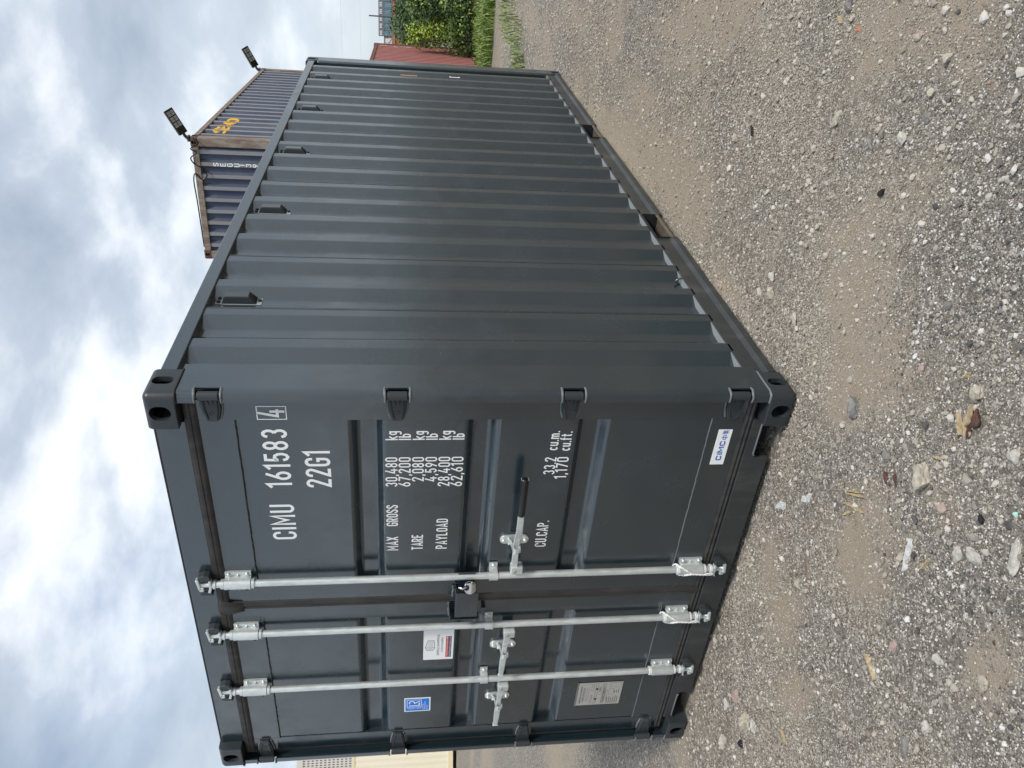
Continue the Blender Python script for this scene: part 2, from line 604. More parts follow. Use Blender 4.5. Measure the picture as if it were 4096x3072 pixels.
V1, V2, V3 = VN(1), VN(2), VN(3)
# soil showing through the gravel: x, y, radius x, radius y, strength, turn
PATCH = [(.56, -.14, .13, .22, .8, .5), (.72, .02, .10, .20, .55, .6), (.30, -.30, .10, .2, .8, .4), (.40, -.29, .10, .22, .9, .3), (.20, -.28, .10, .12, .8, 0), (-.24, -.66, .12, .15, .75, .6), (-.09, -.66, .08, .14, .7, .5),
         (.08, 3.32, .16, .9, 1, .1), (.24, 2.42, .14, .8, 1, .1), (.16, 1.81, .10, .4, .9, 0), (.46, 2.96, .12, .5, .5, .1),
         (.87, 2.19, .07, .4, .55, .1), (-.88, -.41, .14, .09, .85, -.5), (-1.08, -.66, .16, .07, .7, -.5), (-.8, -.22, .12, .1, .6, 0),
         (1.40, .24, .2, .15, .6, 0), (.52, -.24, .08, .1, .5, 0), (-.08, -1.3, .12, .07, .6, 0), (.2, -.87, .06, .06, .4, 0),
         (.99, 2.47, .06, .5, .6, .1), (-.5, 6.48, .15, .9, .5, 0), (.03, .9, .05, .15, .6, 0), (.42, .66, .1, .12, .35, 0),
         (.61, 5.56, .15, .8, .4, 0), (-.65, 7.48, .2, .6, .5, 0), (.15, 8.25, .2, .8, .4, 0), (.94, -.24, .1, .1, .35, 0), (1.17, 1.35, .1, .3, .4, 0),
         (-.4, 12.4, 1.6, .9, .55, 0)]


def soil(x, y):
    x = np.asarray(x, float); y = np.asarray(y, float)
    wx = (V3.fbm(x * 6, y * 6, 3) - .5) * .14
    wy = (V2.fbm(x * 6 + 9, y * 6, 3) - .5) * .18
    s = np.clip((V1.fbm(x * 1.3 + 40, y * 1.0 + 12, 4) - .54) * 2.8, 0, .48)
    for (cx, cy, rx, ry, k_, a) in PATCH:
        dx, dy = x + wx - cx, y + wy - cy
        u = dx * math.cos(a) + dy * math.sin(a)
        v = -dx * math.sin(a) + dy * math.cos(a)
        q = (u / rx) ** 2 + (v / ry) ** 2
        s = np.maximum(s, k_ * np.exp(-q * .75))
    return np.clip(s + (V2.fbm(x * 25, y * 25, 2) - .5) * .35 * (s > .05), 0, 1)


def gz(x, y):
    x = np.asarray(x, float); y = np.asarray(y, float)
    t = np.clip((y - 8.5) / 9.5, 0, 1)
    z = -.18 * t * t * (3 - 2 * t)
    far = np.clip((np.hypot(x, y) - 60) / 200, 0, 1)
    z = z + (V1.fbm(x * .8, y * .8, 4) - .5) * .03 + (V2.fbm(x * 5, y * 5, 3) - .5) * .012 * (1 - far)
    # gravel pushed up against the long bottom rail
    d = np.where((y > .2) & (y < 6), np.exp(-np.maximum(x + .01, 0) / .09), 0) * (x > -.08)
    return z + .022 * d - .004


# ------------------------------------------------------------------ ground sheet
def axis(lo, a, b, step, hi, grow=1.22):
    mid = list(np.arange(a, b + 1e-6, step))
    r_, s = [], step
    p = b
    while p < hi:
        s *= grow; p += s; r_.append(p)
    l_, s, p = [], step, a
    while p > lo:
        s *= grow; p -= s; l_.append(p)
    return np.array(l_[::-1] + mid + r_)


gx = axis(-1500, -2.6, 2.2, .035, 1500)
gy = axis(-1500, -1.8, 7.0, .04, 1500)
GX, GY = np.meshgrid(gx, gy, indexing='ij')
GZ = gz(GX, GY)
ny = len(gy)
vs = np.stack([GX.ravel(), GY.ravel(), GZ.ravel()], 1)
ii = np.arange(len(gx) - 1)[:, None] * ny + np.arange(ny - 1)[None, :]
fs = np.stack([ii, ii + ny, ii + ny + 1, ii + 1], -1).reshape(-1, 4)
gme = bpy.data.meshes.new('ground')
gme.from_pydata(vs.tolist(), [], fs.tolist())
gme.polygons.foreach_set('use_smooth', [True] * len(gme.polygons))
at = gme.attributes.new('soil', 'FLOAT', 'POINT')
at.data.foreach_set('value', soil(vs[:, 0], vs[:, 1]).astype(np.float32))
ground = bpy.data.objects.new('ground', gme)
COL.objects.link(ground)
tag(ground, kind='structure')

gm = mat('gravel_and_soil', (.15, .14, .13), 0.9, 0, .25)
k = NT(gm)
P = k.pos()
v1 = k.n('ShaderNodeTexVoronoi', {'Vector': P, 'Scale': 150.0, 'Randomness': 1.0})
v2 = k.n('ShaderNodeTexVoronoi', {'Vector': P, 'Scale': 62.0, 'Randomness': 1.0})
STONE = [(0.0, (0.028, 0.028, 0.030)), (.22, (0.064, 0.064, 0.065)), (.45, (0.135, 0.132, 0.129)), (.68, (0.234, 0.223, 0.206)), (.86, (0.454, 0.426, 0.376)), (1.0, (0.720, 0.720, 0.710))]
sx1 = k.n('ShaderNodeSeparateColor', {0: v1.outputs['Color']}).outputs[0]
sx2 = k.n('ShaderNodeSeparateColor', {0: v2.outputs['Color']}).outputs[0]
c1 = k.ramp(sx1, STONE)
c2 = k.ramp(sx2, STONE)
pick = k.ramp(k.n('ShaderNodeSeparateColor', {0: v2.outputs['Color']}).outputs[1], [(.55, 0.0), (.6, 1.0)])
stone = k._mix(pick, c1, c2)
edge = k.ramp(v1.outputs['Distance'], [(.35, 1.0), (.8, .55)])
stone = k.n('ShaderNodeMix', data_type='RGBA', blend_type='MULTIPLY')
k.t.links.new(k._mix(pick, c1, c2), stone.inputs[6])
k.t.links.new(edge, stone.inputs[7])
stone.inputs[0].default_value = .8
stone = stone.outputs[2]
fine = k.noise(240, 3, .7)
mid = k.noise(14, 6, .65)
soilc = k._mix(k.ramp(fine, [(.3, 0.0), (.7, 1.0)]), (.165, .132, .094), (.395, .328, .245))
soilc = k._mix(k.ramp(mid, [(.3, 0.0), (.7, .55)]), soilc, (.34, .305, .255))
sa = k.n('ShaderNodeAttribute', attribute_name='soil').outputs['Fac']
brk = k.n('ShaderNodeMath', {0: sa, 1: k.ramp(k.noise(45, 3, .6), [(.3, -.25), (.7, .25)])}, operation='ADD').outputs[0]
fac = k.ramp(brk, [(.05, .28), (.55, .96)])
k.base(k._mix(fac, stone, soilc))
hgt = k.n('ShaderNodeMath', {0: k.ramp(v1.outputs['Distance'], [(0.0, 1.0), (.8, 0.0)]), 1: k.ramp(fac, [(0.0, 1.0), (1.0, .25)])}, operation='MULTIPLY').outputs[0]
hgt2 = k.n('ShaderNodeMath', {0: hgt, 1: k.noise(90, 5, .7)}, operation='ADD').outputs[0]
k.bump(hgt2, .9, .006)
gme.materials.append(gm)


# ------------------------------------------------------------------ shipping containers
def corr_profile(length, start, pitch, outer, slope, depth, end):
    """(s, offset) along a corrugated wall; 0 = outer plane, -depth = inner plane"""
    pts = [(0, -depth)]
    mis = []
    s = start
    while s + outer + 2 * slope <= end + 1e-6:
        pts += [(s, -depth), (s + slope, 0), (s + slope + outer, 0), (s + 2 * slope + outer, -depth)]
        s += pitch
    pts.append((length, -depth))
    q = [pts[0]]
    for p in pts[1:]:
        if abs(p[0] - q[-1][0]) > 1e-5 or abs(p[1] - q[-1][1]) > 1e-5:
            q.append(p)
    return q


def casting_mesh():
    """corner fitting filling x -.162..0, y 0...178, z 0...118, rounded outside, with oval holes and a hollow"""
    import bmesh
    W, D, H = .162, .178, .118

    def ob(name, mb, rnd=0):
        me = bpy.data.meshes.new(name)
        me.from_pydata(mb.v, [], mb.f)
        bm = bmesh.new(); bm.from_mesh(me)
        bmesh.ops.recalc_face_normals(bm, faces=bm.faces)
        if rnd:
            es = [e for e in bm.edges if sum((abs(v.co.x) < 1e-6) + (abs(v.co.y) < 1e-6) + (abs(v.co.z) < 1e-6) for v in e.verts) >= 4]
            bmesh.ops.bevel(bm, geom=es, offset=.028, segments=6, profile=.5, affect='EDGES')
            es = [e for e in bm.edges if e.is_manifold and e.calc_face_angle() > 1.2]
            bmesh.ops.bevel(bm, geom=es, offset=.003, segments=1, profile=.5, affect='EDGES')
        bm.to_mesh(me); bm.free()
        o = bpy.data.objects.new(name, me)
        COL.objects.link(o)
        return o

    def stadium(w, h, c):
        r = w / 2
        return [(c[0] + x, c[1] + y) for x, y in arc(0, h / 2 - r, r, r, 0, 180, 12) + arc(0, -h / 2 + r, r, r, 180, 360, 12)]
    body = ob('corner_casting', MB().box(-W, 0, 0, D, 0, H), 1)      # outer corner at the origin, rounded
    cuts = [ob('c', MB().box(-W + .02, -.022, .022, D - .02, .02, H - .02)),
            ob('c', MB().prism(stadium(.064, .080, (-.088, .059)), XZ, -.02, .05)),
            ob('c', MB().prism(stadium(.051, .080, (.098, .059)), YZ, -.05, .02))]
    for c in cuts:
        md = body.modifiers.new('b', 'BOOLEAN')
        md.operation = 'DIFFERENCE'; md.solver = 'EXACT'; md.object = c
    dg = bpy.context.evaluated_depsgraph_get()
    me = bpy.data.meshes.new_from_object(body.evaluated_get(dg))
    for o in cuts + [body]:
        bpy.data.objects.remove(o)
    me.polygons.foreach_set('use_smooth', [True] * len(me.polygons))
    me.set_sharp_from_angle(angle=R(32))
    me.name = 'corner_casting'
    return me


CAST = casting_mesh()


def castings(parent, material, x0, x1, y0, y1, z0, z1, flip_outer=True):
    """eight fittings at the corners of a box; each keeps its holes outward"""
    res = []
    for (x, sx) in ((x1, 1), (x0, -1)):
        for (y, sy) in ((y0, 1), (y1, -1)):
            for (z, sz) in ((z0, 1), (z1, -1)):
                o = bpy.data.objects.new('corner_casting', CAST if not res else res[0].data)
                if not res:
                    me = CAST.copy()
                    me.materials.clear(); me.materials.append(material)
                    o.data = me
                o.location = (x, y, z)
                o.scale = (sx, sy, sz)
                COL.objects.link(o)
                o.parent = parent
                res.append(o)
    return res


# ---- the slate grey container in front
W_, L_, H_ = 2.438, 6.058, 2.591
box = empty('shipping_container', (0, 0, 0), 'slate grey shipping container on the gravel with locked double doors', 'container')

castings(box, M['casting'], -W_, 0, 0, L_, 0, H_)

# long walls: outer sheet plane 12 mm inside the castings
prof = corr_profile(5.66, .0745, .2785, .072, .068, .036, 5.65)
Y0 = .222
prof = rounded([(s + Y0, off) for s, off in prof], .005, 2)
for side in (1, -1):
    mb = MB()
    pts = [(-.012 + off if side == 1 else -W_ + .012 - off, s) for s, off in prof]
    mb.sheet(pts, XY, .150, 2.520)
    w = mb.build('side_wall', M['paint'], box, smooth=20)
# joints between the wall sheets, a thin raised seam each
for ys in (.7075, 1.265, 2.385, 3.498, 4.61):
    mb = MB()
    mb.prism([(-.0125, ys - .0025), (-.0095, ys - .0015), (-.0095, ys + .0015), (-.0125, ys + .0025)], XY, .168, 2.497)
    mb.build('sheet_seam', M['paint'], box)
for ys in (1.045, 2.165, 3.28):
    mb = MB()
    mb.prism([(-.0485, ys - .003), (-.0455, ys - .0015), (-.0455, ys + .0015), (-.0485, ys + .003)], XY, .168, 2.497)
    mb.build('sheet_seam', M['paint'], box)
# closed front end wall, roof and floor
mb = MB()
pe = rounded([(s - 2.30, off) for s, off in corr_profile(2.16, .10, .25, .11, .045, .045, 2.1)], .006)
mb.sheet([(s, L_ - .02 + off) for s, off in pe], XY, .12, 2.49)
mb.build('front_wall', M['paint'], box, smooth=20)
mb = MB()
pr = rounded([(s + .05, off) for s, off in corr_profile(5.96, .1, .209, .09, .014, .02, 5.9)], .004)
mb.sheet([(s, 2.568 + off) for s, off in pr], YZ, -W_ + .05, -.05)
mb.build('roof', M['paint'], box, smooth=20)
mb = MB()
mb.box(-W_ + .06, -.075, .13, L_ - .06, .165, .19)
mb.build('floor', M['void'], box)

# rear corner posts with notches for the hinges
HZ = [2.356, 1.649, .949, .243]


def post_parts(sgn, x_at):
    X = lambda p: x_at + sgn * p         # p: distance inward from the outer face (0..)
    mb = MB()
    # main folded plate
    poly = [(0, .047), (0, .214), (.008, .222), (.10, .222), (.10, .150), (.078, .112), (.078, .088), (.070, .080), (.008, .080), (.008, .047)]
    mb.prism([(X(p), y) for p, y in poly], XY, .116, 2.475)
    cuts = sorted([.116] + [z + s * .047 for z in HZ for s in (-1, 1)] + [2.475])
    lip = [(0, .047), (0, .030)] + [(.020 - .020 * math.cos(R(a)), .030 - .020 * math.sin(R(a))) for a in (22, 45, 68, 90)] + [(.046, .010), (.046, .016), (.022, .018), (.010, .024), (.006, .032), (.006, .047)]
    for a, b in zip(cuts[0::2], cuts[1::2]):
        mb.prism([(X(p), y) for p, y in lip], XY, a, b)
    mb.build('corner_post', M['paint'], box, smooth=35)
    # weld beads round the notches
    for z in HZ:
        for s in (-1, 1):
            wb = MB()
            pth = [(X(-.001), .049, z + s * .048), (X(-.002), .032, z + s * .049), (X(.006), .014, z + s * .048), (X(.020), .007, z + s * .0485), (X(.044), .008, z + s * .048)]
            pth = [(a + random.uniform(-.001, .001), b + random.uniform(-.001, .001), c + random.uniform(-.0012, .0012)) for a, b, c in pth]
            wb.tube(pth, [.004, .0055, .006, .005, .0035], 7)
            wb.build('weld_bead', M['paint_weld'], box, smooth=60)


post_parts(-1, 0.0)
post_parts(1, -W_)
# front end posts
for xs, sg in ((0.0, -1), (-W_, 1)):
    mb = MB()
    pl = [(0, L_ - .01), (0, L_ - .178), (.012, L_ - .190), (.040, L_ - .190), (.050, L_ - .178), (.150, L_ - .04), (.150, L_ - .01)]
    mb.prism([(xs + sg * p, y) for p, y in pl], XY, .116, 2.475)
    mb.build('corner_post', M['paint'], box, bevel=.006)

# header above the doors
mb = MB()
mb.box(-W_ + .160, -.160, .050, .120, 2.463, 2.577)
mb.build('door_header', M['paint'], box, bevel=.003)
mb = MB()
mb.box(-W_ + .161, -.161, .064, .14, 2.577, 2.590)
mb.build('gutter', M['lip'], box)
mb = MB()
for a, b in ((-.16, -.02), (-W_ + .02, -W_ + .16)):
    MB().box(a, b, .075, .17, 2.42, 2.475).build('header_bracket', M['paint'], box)

# sill with the two cut-outs beside the castings
mb = MB()
sill = [(-2.276, .088), (-2.262, .096), (-2.066, .096), (-2.052, .086), (-2.052, .024), (-.366, .024), (-.366, .086), (-.352, .096), (-.176, .096), (-.162, .088), (-.162, .140), (-2.276, .140)]
mb.prism(sill, XZ, .045, .060)
mb.box(-2.276, -.162, .0601, .14, .125, .1405)
mb.build('door_sill', M['paint_dirty'], box, bevel=.002)
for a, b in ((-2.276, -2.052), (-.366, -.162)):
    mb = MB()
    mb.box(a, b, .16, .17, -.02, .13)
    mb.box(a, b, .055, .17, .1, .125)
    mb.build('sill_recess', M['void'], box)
    mb = MB()
    mb.tube([(a + .012, .044, .092), (a + .02, .0435, .0985), ((a + b) / 2, .0432, .0985), (b - .02, .0435, .0985), (b - .012, .044, .092)], .0042, 7)
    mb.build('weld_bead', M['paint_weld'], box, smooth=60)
# weld beads under the top castings and over the bottom ones
for xs, sg in ((0.0, -1), (-W_, 1)):
    for z in (.1185, 2.4725):
        wb = MB()
        pth = [(xs - sg * .0015, .176, z), (xs - sg * .002, .09, z), (xs - sg * .0015, .03, z), (xs + sg * .006, .008, z), (xs + sg * .02, .004, z), (xs + sg * .046, .006, z)]
        pth = [(a + random.uniform(-.001, .001), b, c + random.uniform(-.001, .001)) for a, b, c in pth]
        wb.tube(pth, [.004, .0045, .005, .0065, .006, .005], 7)
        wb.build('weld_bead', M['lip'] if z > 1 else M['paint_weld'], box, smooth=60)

# rails along the sides
for sgn, xo in ((1, 0.0), (-1, -W_)):
    X = lambda p: xo - sgn * p
    mb = MB()
    mb.box(min(X(.003), X(.062)), max(X(.003), X(.062)), .178, L_ - .178, 2.498, 2.561)
    mb.build('top_rail', M['paint'], box, bevel=.004)
    mb = MB()
    web = [(.012, .085), (.012, .159), (.016, .165), (.062, .165), (.062, .160), (.017, .158), (.017, .086), (.0095, .072), (.003, .064), (.003, .034), (-.001, .034), (-.001, .064), (.003, .070)]
    for a, b in ((.178, 1.645), (2.0, 3.65), (4.0, L_ - .178)):
        mb.prism([(X(p), z) for p, z in web], XZ, a, b)
    for a, b in ((1.6451, 1.9999), (3.6501, 3.9999)):
        mb.prism([(X(p), z) for p, z in [(.014, .156), (.014, .160), (.016, .165), (.062, .165), (.062, .156)]], XZ, a, b)
    mb.build('bottom_rail', M['paint_dirty'], box, smooth=25)
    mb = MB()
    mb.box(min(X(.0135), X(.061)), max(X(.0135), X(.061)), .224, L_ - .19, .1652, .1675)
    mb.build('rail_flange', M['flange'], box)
    for a, b in ((1.6452, 1.9998), (3.6502, 3.9998)):
        mb = MB()
        x0, x1 = sorted((X(.0), X(.62)))
        mb.add([(x0, a, .05), (x1, a, .05), (x1, b, .05), (x0, b, .05)], [(0, 1, 2, 3)], 0)
        mb.add([(x0, a, .05), (x1, a, .05), (x1, a, .157), (x0, a, .157)], [(0, 1, 2, 3)], 1)
        mb.add([(x0, b, .05), (x1, b, .05), (x1, b, .157), (x0, b, .157)], [(0, 1, 2, 3)], 1)
        mb.add([(x0, a, .157), (x1, a, .157), (x1, b, .157), (x0, b, .157)], [(0, 1, 2, 3)], 1)
        xi = X(.62)
        mb.add([(xi, a, .05), (xi, b, .05), (xi, b, .157), (xi, a, .157)], [(0, 1, 2, 3)], 1)
        mb.prism([(X(p), z) for p, z in [(.001, .05), (.001, .064), (.006, .07), (.010, .062), (.010, .05)]], XZ, a, b, 0)
        mb.build('forklift_pocket', [M['dusty'] if 'dusty' in M else M.setdefault('dusty', rusty('dusty_steel', (.13, .11, .085), (.07, .055, .04), .5, 14, (1, 4, 1))), M['void']], box)

# lashing ring on the bottom rail
mb = MB()
pth = [(-.030 + .0 * i, 1.113 + .002 * math.cos(i), .166 + .034 * math.sin(R(180 * i / 8))) for i in range(9)]
pth = [(-.050 + .040 * i / 8, 1.113, .166 + .030 * math.sin(R(180 * i / 8))) for i in range(9)]
mb.tube(pth, .0055, 8)
mb.build('lashing_ring', M['paint'], box, smooth=60)


# wall vents
def vent(y, first=[]):
    if first:
        o = copy_tree(first[0], box)
        o.location = (-.048, y, 2.379)
        return
    mb = MB()
    mb.box(-.001, .004, -.034, .034, -.104, .104)
    fl = mb.build('wall_vent', M['ventplate'], box, bevel=.002)
    fl.location = (-.048, y, 2.379)
    mb = MB()
    vs = [(.004, -.032, .075), (.004, .032, .075), (.004, .032, -.080), (.004, -.032, -.080), (.040, -.026, .060), (.040, .026, .060), (.040, .026, -.046), (.040, -.026, -.046)]
    mb.add(vs, [(0, 1, 5, 4), (1, 2, 6, 5), (0, 4, 7, 3), (4, 5, 6, 7)])
    mb.build('vent_cover', M['vent'], fl, bevel=.004)
    mb = MB()
    # louvred mouth facing down
    for i in range(5):
        t0, t1 = i / 5 + .03, (i + 1) / 5 - .05
        a = Vector((.004, 0, -.080)) * (1 - t0) + Vector((.040, 0, -.046)) * t0
        b = Vector((.004, 0, -.080)) * (1 - t1) + Vector((.040, 0, -.046)) * t1
        w0, w1 = .031 - .006 * t0, .031 - .006 * t1
        mb.add([(a.x, -w0, a.z), (a.x, w0, a.z), (b.x, w1, b.z), (b.x, -w1, b.z)], [(0, 1, 2, 3)])
    mb.add([(.005, -.030, -.076), (.005, .030, -.076), (.037, .025, -.043), (.037, -.025, -.043)], [(0, 1, 2, 3)])
    mb.build('vent_grille', M['black'], fl)
    for (yy, zz) in ((-.016, .090), (.016, .090), (0, -.092)):
        mb = MB()
        mb.tube([(.003, yy, zz), (.012, yy, zz)], .009, 6)
        mb.build('rivet', M['lip'], fl)
    first.append(fl)


M['vent'] = mat('grey_plastic_vent', (.025, .034, .036), .22, 0, .8)
M['ventplate'] = mat('pale_vent_flange', (.30, .33, .34), .4)
for y in (.836, 1.955, 3.070, 4.185, 5.30):
    vent(y)

# small marks near the far end of the side
mb = MB()
mb.box(-.0118, -.0108, 5.513, 5.533, 1.083, 1.183)
mb.box(-.0118, -.0108, 5.534, 5.548, 1.166, 1.183)
mb.box(-.0118, -.0108, 5.534, 5.548, 1.083, 1.098)
mb.build('white_marking', M['white'], box)
mb = MB()
mb.box(-.0118, -.0108, 5.486, 5.512, 1.497, 1.656)
mb.build('amber_sticker', M['amber'], box)

# gaskets between frame and doors
GASK = [(.062, 2.414), (.056, 2.415), (.050, 2.421), (.0475, 2.429), (.0470, 2.436), (.0495, 2.439), (.0465, 2.443), (.0465, 2.452), (.048, 2.460), (.053, 2.466), (.060, 2.467)]
mb = MB()
mb.prism(GASK, YZ, -2.376, -.062)
mb.build('door_gasket', M['rubber'], box, smooth=30)
mb = MB()
mb.prism([(.060, .138), (.055, .140), (.050, .150), (.054, .158), (.050, .168), (.054, .178), (.060, .180)], YZ, -2.376, -.062)
mb.build('door_gasket', M['rubber'], box, smooth=30)
mb = MB()
mb.prism([(-1.244, .058), (-1.241, .052), (-1.233, .049), (-1.226, .053), (-1.218, .047), (-1.208, .050), (-1.199, .053), (-1.195, .058)], XY, .16, 2.44)
mb.build('door_gasket', M['rubber'], box, smooth=30)
for xs, sg in ((0, -1), (-W_, 1)):
    mb = MB()
    mb.prism([(xs + sg * p, y) for p, y in [(.060, .075), (.044, .075), (.040, .066), (.048, .060), (.062, .062)]], XY, .16, 2.44)
    mb.build('door_gasket', M['rubber'], box, smooth=30)
# pinched flap where the gaskets cross
mb = MB()
pl = [(-1.165, 2.452), (-1.205, 2.471), (-1.250, 2.470), (-1.272, 2.455), (-1.276, 2.425), (-1.262, 2.39), (-1.250, 2.352), (-1.240, 2.352), (-1.199, 2.36), (-1.190, 2.41)]
ctr = (-1.225, 2.425)
vs = [(x, .0475, z) for x, z in pl] + [(ctr[0] + (x - ctr[0]) * .6, .034 + .004 * math.sin(7 * i), ctr[1] + (z - ctr[1]) * .6) for i, (x, z) in enumerate(pl)] + [(ctr[0], .036, ctr[1])]
n = len(pl)
mb.add(vs, [(i, (i + 1) % n, (i + 1) % n + n, i + n) for i in range(n)] + [(i + n, (i + 1) % n + n, 2 * n) for i in range(n)])
mb.build('gasket_flap', M['rubber'], box, smooth=50)

# doors
REC = [(1.838, 1.703), (1.366, 1.235), (.903, .770)]


def make_door(xa, xb, hinge_right):
    mb = MB()
    st = .097
    za, zb = .178, 2.418
    mb.box(xa, xa + st, .058, .108, za, zb)
    mb.box(xb - st, xb, .058, .108, za, zb)
    mb.box(xa + st, xb - st, .0585, .107, 2.280, zb - .001)
    mb.box(xa + st, xb - st, .0585, .107, za + .001, .321)
    d = mb.build('door', M['paint'], box, bevel=.002)
    mb = MB()
    pf = [(.0625, 2.280)]
    for top, bot in REC:
        pf += [(.0625, top), (.098, top - .028), (.098, bot + .034), (.0625, bot)]
    pf.append((.0625, .321))
    mb.sheet(rounded(pf, .010, 4), YZ, xa + st, xb - st)
    mb.build('door_panel', M['paint'], d, smooth=22)
    for z in (2.279, .322):
        wb = MB()
        L0, L1 = xa + st + .002, xb - st - .002
        n_ = 60
        wb.tube([(L0 + (L1 - L0) * i / n_, .0595 + random.uniform(-.0005, .0005), z + random.uniform(-.0012, .0012)) for i in range(n_ + 1)], .0032, 6)
        wb.build('weld_bead', M['paint_weld'] if z < 1 else M['lip'], d, smooth=60)  # lower bead's highlight is put into its paler colour
    for xw in (xa + st, xb - st):
        wb = MB()
        n_ = 80
        wb.tube([(xw, .0605 + random.uniform(-.0004, .0004), .33 + 1.94 * i / n_) for i in range(n_ + 1)], .0022, 6)
        wb.build('weld_bead', M['paint'], d, smooth=60)
    return d


door_r = make_door(-1.197, -.064, True)
door_l = make_door(-2.374, -1.242, False)


def hinge(door, xs, sg, z):
    X = lambda p: xs + sg * p
    mb = MB()
    mb.tube([(X(.023), .0255, z - .039), (X(.023), .0255, z + .039)], .0185, 16)
    bl = [(.020, .037), (.060, .036), (.105, .034), (.150, .023), (.155, .018), (.155, -.018), (.150, -.023), (.105, -.034), (.060, -.036), (.020, -.037)]
    mb.prism([(X(p), z + q) for p, q in bl], XZ, .040, .0585)
    h = mb.build('hinge', M['casting'], door, bevel=.003)
    mb = MB()
    for s in (-1, 1):
        MB().tube([(X(.058), .039, z + s * .026), (X(.100), .0385, z + s * .0245), (X(.142), .039, z + s * .016)], .0035, 6).build('hinge_rib', M['casting'], door, smooth=60)
        MB().tube([(X(.058), .0395, z + s * .010), (X(.075), .039, z + s * .007)], .003, 6).build('hinge_rib', M['casting'], door, smooth=60)
    mb.tube([(X(.115) + .008 * math.cos(R(36 * i)), .0397, z + .008 * math.sin(R(36 * i))) for i in range(11)], .0014, 5)
    mb.build('hinge_stamp', M['casting'], door, smooth=60)
    for s in (-1, 1):
        wb = MB()
        wb.tube([(X(p) , .055 + random.uniform(-.001, .001), z + s * (q + .004)) for p, q in ((.060, .036), (.080, .0355), (.105, .034), (.128, .029), (.150, .023))], [.003, .006, .005, .0065, .004], 6)
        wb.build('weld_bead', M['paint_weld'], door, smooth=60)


for z in HZ:
    hinge(door_r, 0.0, -1, z)
    hinge(door_l, -W_, 1, z)

# locking gear
RY = .025


def ring(mb, x, y, z0, z1, r, n=18):
    mb.tube([(x, y, z0), (x, y, z1)], r, n)


